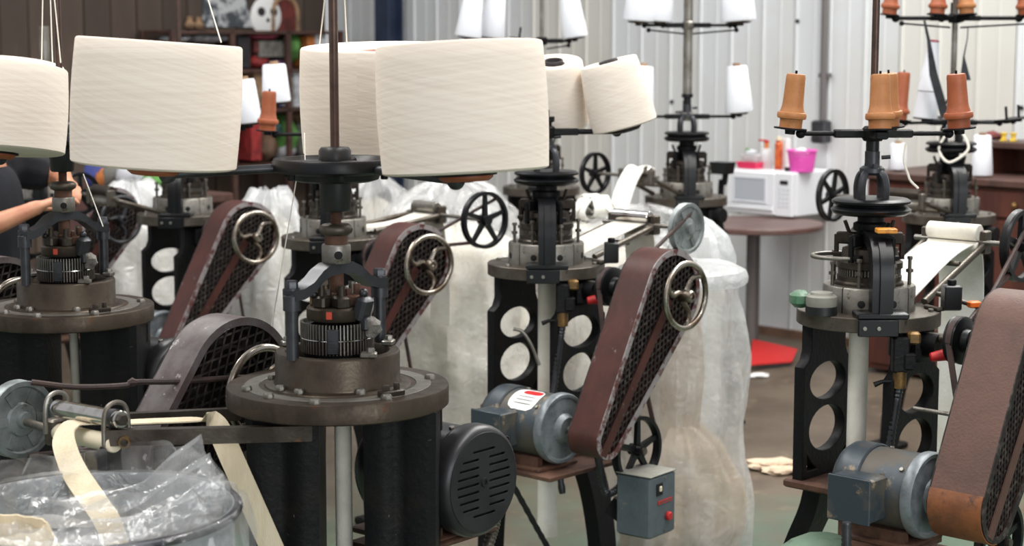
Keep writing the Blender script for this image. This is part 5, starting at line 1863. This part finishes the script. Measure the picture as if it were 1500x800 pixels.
# black device on a bracket at the left of the oven
q = at(1058, 250, 8.15)
t = thing('black_device', 'small black boxy device on a bent stand left of the microwave', 'device', (q.x, q.y, 0), RW)
obj('head', MB().prism([(-.05, .02), (.05, .02), (.038, -.035), (-.038, -.035)], .07, Matrix.Translation((0, 0, q.z + .02)) @ Matrix(((1, 0, 0, 0), (0, 0, -1, 0), (0, 1, 0, 0), (0, 0, 0, 1)))), 'black_plastic', t)
obj('stand', MB().tube(spline([(.02, 0, q.z - .01), (.012, 0, q.z - .06), (-.006, .0, q.z - .1), (-.004, 0, .3), (0, 0, .02)], 6), .014, 10), 'iron', t)
obj('foot', MB().lathe([(0, 0), (.12, 0), (.12, .012), (.03, .03), (0, .03)], 28), 'iron', t)

# red sheet on the floor
pts = [at_z(1102, 527, 0), at_z(1168, 527, 0), at_z(1160, 537, 0), at_z(1097, 545, 0)]
cc = sum(pts, Vector()) / 4
t = MB()
h_ = [.10, .05, .02, .03]
vs = [tuple(p - cc + Vector((0, 0, h))) for p, h in zip(pts, h_)] + [tuple(p - cc + Vector((0, 0, h + .006))) for p, h in zip(pts, h_)]
t.add(vs, [(3, 2, 1, 0), (4, 5, 6, 7), (0, 1, 5, 4), (1, 2, 6, 5), (2, 3, 7, 6), (3, 0, 4, 7)])
tag(obj('red_sheet', t, 'red', m=Vector((cc.x, cc.y, 0))), 'red plastic sheet at the foot of the round table', 'sheet')

# ------------------------------------------------------------------ wooden cabinet on the right
s0, _ = on_wall(1243, 400)
for i in range(300):
    q = corner + NW * s0 - TW * .6
    if 750 + FPX * q.x / q.y > 1268: break
    s0 += .01
co_ = corner + NW * s0 - TW * .6
t = thing('cabinet', 'long red-brown wooden cabinet against the white wall at right', 'cabinet', (co_.x, co_.y, 0), RW)
CL = 2.6
obj('carcass', MB().box((CL / 2, .28, .48), (CL, .52, .92), ch=.004), 'wood_red', t)
obj('worktop', MB().box((CL / 2, .27, .96), (CL + .03, .57, .035), ch=.005), 'wood_top', t)
for i in range(5):
    x = .04 + i * .515
    dd = obj('door', MB().box((x + .245, .012, .42), (.48, .022, .74), ch=.004), 'wood_red', t)
    obj('knob', MB().sphere((x + .44, -.012, .52), .016), 'brass', dd)
    dw = obj('drawer', MB().box((x + .245, .012, .865), (.48, .022, .12), ch=.004), 'wood_red', t)
    obj('knob', MB().sphere((x + .245, -.012, .865), .014), 'brass', dw)
hxp = co_ + TW * .26
uu = (1432 - 750) / FPX / math.cos(PITCH)
hx = (uu * hxp.y - hxp.x) / (NW.x - uu * NW.y)
hu = obj('raised_shelf', MB().box((hx + .85, .4, 1.115), (1.7, .28, .03), ch=.004), 'wood_top', t)
for i in range(3):
    obj('shelf_divider', MB().box((hx + .02 + i * .8, .4, 1.04), (.03, .27, .125)), 'wood_red', hu)
obj('shelf_back', MB().box((hx + .85, .53, 1.04), (1.7, .02, .125)), 'wood_red', hu)


def on_cab(px, dy, z):
    o_ = co_ + TW * dy
    uu = (px - 750) / FPX / math.cos(PITCH) * .999
    s2_ = (uu * o_.y - o_.x) / (NW.x - uu * NW.y)
    q_ = o_ + NW * s2_
    q_.z = z
    return q_


white_cone(Matrix.Translation(on_cab(1311, .12, .981)), 'white thread cone on the cabinet behind the right machine yoke', 'cones on the cabinet', .045, .038, .13)
white_cone(Matrix.Translation(on_cab(1433, .07, .981)), 'tall white thread cone on the cabinet by the raised shelf', 'cones on the cabinet', .052, .04, .19)
q = on_cab(1464, .35, 1.131)
for i in range(2):
    tag(obj('yellow_spool', MB().lathe([(0, 0), (.017, 0), (.017, .006), (.011, .01), (.011, .03), (.017, .034), (.017, .04), (0, .04)], 20), 'stock_yellow', m=q + NW * (.05 * i)),
        'small yellow spool on the raised shelf, %s one' % ('left' if i == 0 else 'right'), 'spool', 'yellow spools')
q = on_cab(1452, .38, 1.131)
solo('dark_bundle', MB().at(Matrix.Translation(q - NW * .02 + Vector((0, 0, .02)))).add(*(lambda m_: (m_.v, m_.f))(lump(.03, (1.6, 1, .7), 4, .3))), 'stock_maroon', 'small dark red cloth bundle beside the yellow spools', 'cloth')
# loops of yarn caught on the far right machine
ps = [M6.matrix_basis @ Vector((.02, -.05, 1.27)), M6.matrix_basis @ Vector((.0, -.09, 1.2)), M6.matrix_basis @ Vector((.05, -.1, 1.15)), M6.matrix_basis @ Vector((.1, -.05, 1.2)), M6.matrix_basis @ Vector((.06, -.04, 1.27))]
solo('yarn_loops', MB().tube(spline(ps, 6), .005, 8), 'yarn', 'loop of thick cream yarn hanging in the far right machine', 'yarn', 'loose yarn')
ps = [at(1326, 210, 4.6), at(1324, 235, 4.6), at(1330, 255, 4.6), at(1334, 265, 4.6), at(1345, 276, 4.6)]
solo('yarn_tail', MB().tube(spline(ps, 6), .003, 6), 'yarn', 'white yarn tail dangling right of the right machine yoke', 'yarn', 'loose yarn')
# flat grey straps of the far right creel
for a_, b_, lab in (((1354, 30), (1385, 172), 'dark grey flat strap slanting across the slim stacked white cone'), ((1418, 40), (1414, 118), 'dark grey flat strap hanging right of the far right pole')):
    p0, p1 = at(a_[0], a_[1], 6.62), at(b_[0], b_[1], 6.62)
    solo('creel_strap', MB().strip([p0, p0.lerp(p1, .2), p0.lerp(p1, .55) + Vector((-.01, 0, 0)), p1], (1, -.3, 0), [.008, .012, .03, .034] if a_[0] < 1400 else [.004, .004, .006, .04], .004), 'gunmetal', lab, 'strap', 'creel straps')

# ------------------------------------------------------------------ shelves of goods along the brown wall
def left_box(px0, py0, px1, py1, off, material, name, label, cat, depth=.2, soft=False, group='goods on the far shelves'):
    p, rz = left_frame((px0 + px1) / 2, (py0 + py1) / 2, off)
    s0_, z1_ = on_left(px0, py0, off)
    s1_, z0_ = on_left(px1, py1, off)
    w, h = abs(s0_ - s1_), abs(z1_ - z0_)
    base = Vector((p.x, p.y, p.z - h / 2))
    if soft:
        mb = lump(.5, (w * 1.05, depth, h * 1.05), px0 * .13, .22)
        mb.v = [(x, y, z + h / 2) for x, y, z in mb.v]
    else:
        mb = MB().box((0, 0, h / 2), (w, depth, h), ch=.006)
    o = obj(name, mb, material, m=Matrix.Translation(base) @ Matrix.Rotation(rz, 4, 'Z'))
    return tag(o, label, cat, group)


# shelving unit
pA, rz = left_frame(352, 100, .25)
sA, _ = on_left(232, 100, .25)
sB, _ = on_left(476, 100, .25)
um = (sA + sB) / 2
uw = abs(sA - sB)
ub = corner - TW * (.02 + um) + NW * .22
t = thing('shelf_unit', 'open wooden shelf unit full of goods along the brown board wall', 'shelf', (ub.x, ub.y, 0), R(-135))
zs_ = [on_left(400, y_, .25)[1] for y_ in (45, 100, 157, 236)]
for z in zs_:
    obj('shelf_board', MB().box((0, 0, z - .012), (uw, .36, .022), ch=.002), 'wood_top', t)
for x in (-uw / 2, -uw / 6, uw / 6, uw / 2):
    for y in (-.165, .165):
        obj('upright', MB().box((x, y, zs_[0] / 2), (.035, .03, zs_[0])), 'wood_top', t)
goods = [
    (356, 48, 404, 58, 'stock_pink', 'fabric_bolt', 'pink folded cloth on top of the far shelf', 'cloth', 1), (364, 60, 408, 84, 'stock_grey', 'grey_carton', 'dark grey carton below the pink folded cloth', 'carton', 0),
    (409, 48, 434, 92, 'stock_green', 'green_packet', 'bright green packet on the far shelf', 'packet', 1), (356, 78, 384, 100, 'stock_red', 'red_bundle', 'dark red bundle at the left of the far shelf goods', 'cloth', 1),
    (386, 88, 412, 100, 'stock_purple', 'purple_cloth', 'folded purple cloth above the white cones', 'cloth', 0), (384, 104, 398, 156, 'stock_blue', 'blue_binder', 'blue binder behind the white thread cone', 'binder', 0),
    (414, 104, 440, 156, 'stock_white', 'printed_carton', 'white printed carton on middle far shelf', 'carton', 0), (442, 104, 470, 150, 'stock_teal', 'teal_carton', 'teal carton at the right end of the far shelf', 'carton', 0),
    (356, 106, 381, 156, 'stock_tan', 'tan_carton', 'tan carton at left of the blue binder', 'carton', 0), (352, 178, 368, 234, 'stock_red', 'red_carton', 'narrow red carton on the low far shelf', 'carton', 0),
    (370, 196, 400, 235, 'stock_brown', 'brown_bag', 'brown soft bag on the low far shelf', 'bag', 1), (402, 168, 428, 235, 'stock_green', 'green_bundle', 'green bundle on the low far shelf', 'cloth', 1),
    (430, 176, 466, 235, 'stock_grey', 'grey_bundle', 'grey bundle on the low far shelf by the huge back cone', 'cloth', 1), (280, 50, 330, 62, 'stock_white', 'white_bundle', 'white folded cloth behind the huge left cone top', 'cloth', 1),
    (240, 50, 272, 62, 'stock_white', 'white_cloth', 'white cloth stack at left end of the far shelf', 'cloth', 1), (332, 52, 352, 100, 'stock_black', 'black_carton', 'black carton beside the pink folded cloth', 'carton', 0),
    (446, 48, 462, 98, 'stock_white', 'white_carton', 'upright white carton near the wall corner', 'carton', 0),
]
goods += [
    (357, 60, 364, 78, 'stock_maroon', 'maroon_packet', 'narrow maroon packet beside the grey carton', 'packet', 0), (434, 52, 446, 98, 'stock_orange', 'orange_carton', 'narrow orange carton right of the green packet', 'carton', 0),
    (398, 112, 414, 156, 'stock_stone', 'stone_carton', 'stone coloured carton between blue binder and printed carton', 'carton', 0), (418, 108, 436, 132, 'stock_maroon', 'maroon_bundle', 'maroon bundle before the white printed carton', 'cloth', 1),
    (356, 160, 372, 180, 'stock_pink', 'pink_bundle', 'small pink bundle left of the small orange bobbin', 'cloth', 1), (428, 160, 446, 178, 'stock_tan', 'tan_bundle', 'small tan bundle right of the green bundle', 'cloth', 1),
    (384, 178, 404, 200, 'stock_teal', 'teal_bundle', 'teal bundle above the brown soft bag', 'cloth', 1), (404, 204, 424, 236, 'stock_white', 'white_packet', 'white packet on the low far shelf', 'packet', 1)]
for a, b_, c_, d_, m_, n_, l_, k_, sf in goods:
    left_box(a, b_, c_, d_, .25, m_, n_, l_, k_, .24, bool(sf))

# pictures on the brown wall
p, rz = left_frame(334, 17, .03)
t = thing('wall_picture', 'grey patterned picture sheet pinned to the brown wall', 'picture', p, rz)
obj('sheet', MB().prism([(-.2, -.1), (.2, -.1), (.2, .25), (-.04, .25), (-.13, .1)], .008, Matrix(((1, 0, 0, 0), (0, 0, 1, 0), (0, 1, 0, 0), (0, 0, 0, 1)))), 'paper_grey', t)
obj('pin', MB().sphere((0, .008, .2), .008), 'steel_light', t)
p, rz = left_frame(390, 24, .04)
t = thing('wall_plate', 'round white plate with dark patches on the brown wall', 'plate', p, rz)
YZ = fr((0, 0, 0), (0, 1, 0))
obj('disc', MB().lathe([(0, .02), (.09, .014), (.125, .004), (.13, 0), (0, -.008)], 40, YZ), 'white_card', t)
for x in (-.05, .05):
    obj('dark_patch', MB().lathe([(0, .03), (.026, .026), (.034, .014), (0, .01)], 20, Matrix.Translation((x, -.003, .03)) @ YZ), 'stock_black', t)
obj('dark_patch', MB().lathe([(0, .03), (.012, .026), (.015, .014), (0, .01)], 16, Matrix.Translation((0, -.001, -.025)) @ YZ), 'stock_black', t)
p, rz = left_frame(416, 26, .04)
t = thing('wall_arch', 'pale arched frame around a reddish panel on the brown wall', 'picture frame', p, rz)
arch_ = [(-.105, -.15)] + [(.105 * math.cos(a), .03 + .105 * math.sin(a)) for a in [PI - PI * i / 14 for i in range(15)]] + [(.105, -.15)]
obj('panel', MB().prism(arch_, .01, Matrix(((1, 0, 0, 0), (0, 0, 1, 0), (0, 1, 0, 0), (0, 0, 0, 1)))), 'stock_maroon', t)
obj('arch', MB().tube([(x, .012, z) for x, z in arch_], .016, 8), 'stock_tan', t)
for px, py, lab in ((278, 34, 'small pale ornament on the brown wall, left one'), (291, 35, 'small pale ornament on the brown wall, right one')):
    p, rz = left_frame(px, py, .05)
    tag(obj('wall_ornament', MB().lathe([(0, 0), (.03, .0), (.036, .02), (.02, .05), (.024, .07), (0, .075)], 16), 'stock_tan', m=Matrix.Translation(p - Vector((0, 0, .03)))), lab, 'ornament', 'ornaments on the brown wall')

# things seen under the huge left cone, far away
lowt = at_z(165, 278, .9)
t = thing('work_table', 'far work table behind the leftmost machines, heaped with goods', 'table', (lowt.x, lowt.y, 0), R(-45))
obj('top', MB().box((0, 0, .88), (1.1, .6, .04), ch=.004), 'wood_top', t)
for x in (-.5, .5):
    for y in (-.25, .25):
        obj('leg', MB().box((x, y, .43), (.05, .05, .86)), 'wood_top', t)
for px, w, h, m_, n_, l_, k_ in ((140, .1, .17, 'stock_blue', 'blue_carton', 'bluish carton on the far work table at left', 'carton'), (155, .09, .1, 'stock_orange', 'orange_packet', 'orange packet on the far work table', 'packet'),
                                (172, .12, .14, 'stock_grey', 'grey_packet', 'grey soft packet on the far work table', 'packet'), (195, .15, .18, 'stock_white', 'white_bag', 'white soft bag on the far work table', 'bag'), (224, .09, .12, 'stock_green', 'green_carton', 'greenish packet at right end of far work table', 'packet')):
    uu = (px - 750) / FPX
    q_ = Vector((uu * lowt.y, lowt.y, .9))
    q_ = lowt + NW * ((uu * lowt.y - lowt.x) / (NW.x - uu * NW.y))
    q_.z = .9
    mb = lump(.5, (w * 1.1, w, h * 1.1), px, .2)
    mb.v = [(x, y, z + h / 2) for x, y, z in mb.v]
    tag(obj(n_, mb, m_, m=q_), l_, k_, 'goods on the far work table')

# ------------------------------------------------------------------ yarn running from the cones
def strand(a, b_, label, r=.0012, sag=0.):
    a, b_ = Vector(a), Vector(b_)
    mid = a.lerp(b_, .5) + Vector((sag, 0, -abs(sag) * .3))
    return solo('yarn_strand', MB().tube(spline([a, mid, b_], 5), r, 6), 'yarn', label, 'yarn', 'taut yarn strands')


strand(at(324, 62, 3.2), at(296, -30, 3.3), 'white strand rising from the huge left cone')
strand(at(468, 66, 3.6), at(480, -40, 3.45), 'white strand just left of the nearest brown pole', .0014)
strand(at(508, 64, 3.6), at(503, -40, 3.5), 'white strand just right of the nearest brown pole', .0014)
strand(at(434, 264, 3.3), at(398, 478, 3.32), 'white strand running down left of the nearest machine hub', .0011)
strand(at(446, 195, 3.45), at(447, 240, 3.36), 'short strand over the black head disc', .001)
for (x0, x1, w) in ((61, 63, 'leftmost'), (77, 73, 'middle'), (89, 77, 'rightmost')):
    strand(at(x0, 92, 4.2), at(x1, -30, 4.2), '%s of the three strands above the left edge cone' % w, .0016)
strand(at(122, 255, 4.2), at(151, 332, 4.1), 'white strand slanting beside the leftmost machine neck', .0012)

# scraps and dirt on the floor
for px, py, k_, lab in ((1128, 688, .06, 'beige lint scrap on the floor right of the hanging bag'), (1142, 694, .04, 'small beige lint scrap beside the larger one'), (1112, 553, .03, 'white scrap on the brown floor near the red sheet')):
    q_ = at_z(px, py, 0)
    mb = lump(k_, (1.5, 1, .35), px, .5)
    mb.v = [(x, y, z + k_ * .35) for x, y, z in mb.v]
    tag(obj('fabric_scrap', mb, 'fabric_beige' if py > 600 else 'white_card', m=q_), lab, 'scrap', 'scraps on the floor')

# ------------------------------------------------------------------ person behind the leftmost machine
def skin_mesh(verts, edges, radii, root_i=0, sub=2):
    me = bpy.data.meshes.new('skin_src')
    me.from_pydata([tuple(v) for v in verts], edges, [])
    o = bpy.data.objects.new('skin_src', me)
    COL.objects.link(o)
    sk = o.modifiers.new('skin', 'SKIN')
    sk.use_smooth_shade = True
    for i, r_ in enumerate(radii):
        d = me.skin_vertices[0].data[i]
        d.radius = r_ if isinstance(r_, tuple) else (r_, r_)
        d.use_root = (i == root_i)
    su = o.modifiers.new('sub', 'SUBSURF')
    su.levels = su.render_levels = sub
    dg = bpy.context.evaluated_depsgraph_get()
    out = bpy.data.meshes.new_from_object(o.evaluated_get(dg))
    bpy.data.objects.remove(o)
    mb = MB()
    mb.v = [tuple(v.co) for v in out.vertices]
    mb.f = [tuple(p.vertices) for p in out.polygons]
    return mb


def chain(pts, rad, sub=1):
    return skin_mesh([Vector(p) for p in pts], [(i, i + 1) for i in range(len(pts) - 1)], rad, 0, sub)


def fuse(mb, voxel):
    me = mb.mesh('fuse')
    o = bpy.data.objects.new('fuse', me)
    COL.objects.link(o)
    r_ = o.modifiers.new('remesh', 'REMESH')
    r_.mode = 'VOXEL'
    r_.voxel_size = voxel
    sm = o.modifiers.new('smooth', 'SMOOTH')
    sm.iterations = 2
    dg = bpy.context.evaluated_depsgraph_get()
    out = bpy.data.meshes.new_from_object(o.evaluated_get(dg))
    bpy.data.objects.remove(o)
    for p in out.polygons:
        p.use_smooth = True
    return out


# local frame: +x = facing direction, y = the person's left, z up
hand_r = Vector((.275, -.07, 1.29))
hand_l = Vector((.275, .06, 1.33))
pel = Vector((0, 0, .93))
V = {
    'pelvis': (pel, (.115, .15)), 'waist': (Vector((.0, 0, 1.06)), (.1, .135)), 'chest': (Vector((-.005, 0, 1.27)), (.115, .165)), 'neckb': (Vector((.0, 0, 1.43)), (.06, .07)),
    'neck': (Vector((.02, 0, 1.5)), (.05, .05)), 'head': (Vector((.045, 0, 1.6)), (.088, .075)), 'top': (Vector((.035, 0, 1.69)), (.075, .065)),
}
B_ = MB()


def join(mb):
    B_.add(mb.v, mb.f)


names = list(V)
join(skin_mesh([V[n][0] for n in names], [(i, i + 1) for i in range(len(names) - 1)], [V[n][1] for n in names], 0, 2))
arms_ = []
for sg, hand, elbow in ((-1, hand_r, Vector((.06, -.25, 1.19))), (1, hand_l, Vector((.16, .235, 1.35)))):
    sh = Vector((0, sg * .185, 1.38))
    d = (hand - elbow).normalized()
    wrist = hand - d * .085
    join(chain([Vector((0, sg * .1, 1.37)), sh, sh.lerp(elbow, .5), elbow, elbow.lerp(wrist, .35), wrist, hand - d * .03], [.06, .058, .05, .043, .042, .028, .03]))
    side = Vector((0, -sg, 0)) - d * Vector((0, -sg, 0)).dot(d)
    side.normalize()
    nrm = d.cross(side)
    if nrm.z > 0: nrm = -nrm
    join(chain([wrist, hand - d * .02, hand + d * .02], [(.026, .02), (.036, .016), (.034, .013)]))
    for k_, (off, L) in enumerate(((-.027, .062), (-.009, .072), (.009, .068), (.027, .054))):
        b0 = hand + d * .01 + side * off
        b1 = b0 + d * L * .45 + nrm * .006
        b2 = b1 + d * L * .32 + nrm * .018
        b3 = b2 + d * L * .14 + nrm * .024
        join(chain([b0, b1, b2, b3], [.0095, .009, .008, .0065]))
    tb_ = hand - d * .045 + side * .026
    join(chain([tb_, tb_ + side * .026 + d * .02 + nrm * .012, tb_ + side * .034 + d * .05 + nrm * .02], [.012, .0105, .008]))
    arms_.append((sh, elbow, wrist))
legs_ = []
for sg in (-1, 1):
    hip, knee, ank = Vector((0, sg * .09, .9)), Vector((.02, sg * .1, .5)), Vector((-.01, sg * .1, .09))
    join(chain([hip, hip.lerp(knee, .5), knee, knee.lerp(ank, .35), ank], [.09, .078, .058, .055, .04]))
    join(chain([ank, Vector((.02, sg * .105, .04)), Vector((.12, sg * .11, .03)), Vector((.17, sg * .115, .025))], [.04, .04, .036, .025]))
    legs_.append((hip, knee, ank))
# face: nose, brow, lips, ears
join(chain([Vector((.118, 0, 1.635)), Vector((.138, 0, 1.603)), Vector((.13, 0, 1.592))], [.012, .016, .012]))
for sg in (-1, 1):
    join(chain([Vector((.04, sg * .074, 1.63)), Vector((.035, sg * .084, 1.61)), Vector((.04, sg * .076, 1.58))], [.01, .014, .009]))
join(chain([Vector((.115, -.022, 1.561)), Vector((.126, 0, 1.562)), Vector((.115, .022, 1.561))], [.008, .011, .008]))
join(chain([Vector((.09, 0, 1.54)), Vector((.112, 0, 1.528))], [.03, .024]))
pp_ = at(-14, 300, 5.2)
t = thing('person', 'person in a dark navy shirt reaching forward, at the left edge', 'person', (pp_.x - .04, 5.3, 0), R(-10))
t.scale = (.88, .88, .88)
obj('body', fuse(B_, .007), 'skin', t)
S_ = MB()


def sj(mb): S_.add(mb.v, mb.f)


sj(skin_mesh([Vector((0, 0, .9)), Vector((0, 0, 1.05)), Vector((-.005, 0, 1.27)), Vector((0, 0, 1.43))], [(0, 1), (1, 2), (2, 3)], [(.135, .175), (.125, .165), (.135, .19), (.1, .125)], 0, 2))
for sh, el, wr in arms_:
    sj(chain([Vector((0, sh.y * .5, 1.37)), sh, sh.lerp(el, .5), sh.lerp(el, .9)], [.075, .08, .075, .07]))
sm_ = fuse(S_, .01)
obj('shirt', sm_, 'shirt', t)
J_ = MB()
mbp = skin_mesh([Vector((0, 0, .98)), Vector((0, 0, .9))], [(0, 1)], [(.125, .16), (.125, .165)], 0, 2)
J_.add(mbp.v, mbp.f)
for hip, knee, ank in legs_:
    mbp = chain([hip, hip.lerp(knee, .5), knee, knee.lerp(ank, .4), ank + Vector((0, 0, .01))], [.1, .09, .074, .068, .06])
    J_.add(mbp.v, mbp.f)
obj('trousers', fuse(J_, .012), 'jeans', t)
for sg in (-1, 1):
    mbp = chain([Vector((-.03, sg * .1, .05)), Vector((.03, sg * .105, .045)), Vector((.12, sg * .11, .04)), Vector((.18, sg * .115, .033))], [.045, .05, .045, .033])
    obj('shoe', mbp, 'shoe', t)
H_ = MB().sphere((.02, 0, 1.645), .1, 24, 16, (1., .88, 1.0))
H_.v = [(min(x, .095) if z > 1.66 else min(x, .03), y, max(z, 1.56 if x < .0 else 1.6)) for x, y, z in H_.v]
obj('hair', H_, 'hair', t)
for sg in (-1, 1):
    e_ = obj('eye', MB().sphere((.112, sg * .03, 1.622), .011, 12, 8), 'white_card', t)
    obj('iris', MB().sphere((.1195, sg * .03, 1.622), .0055, 10, 6), 'stock_black', e_)
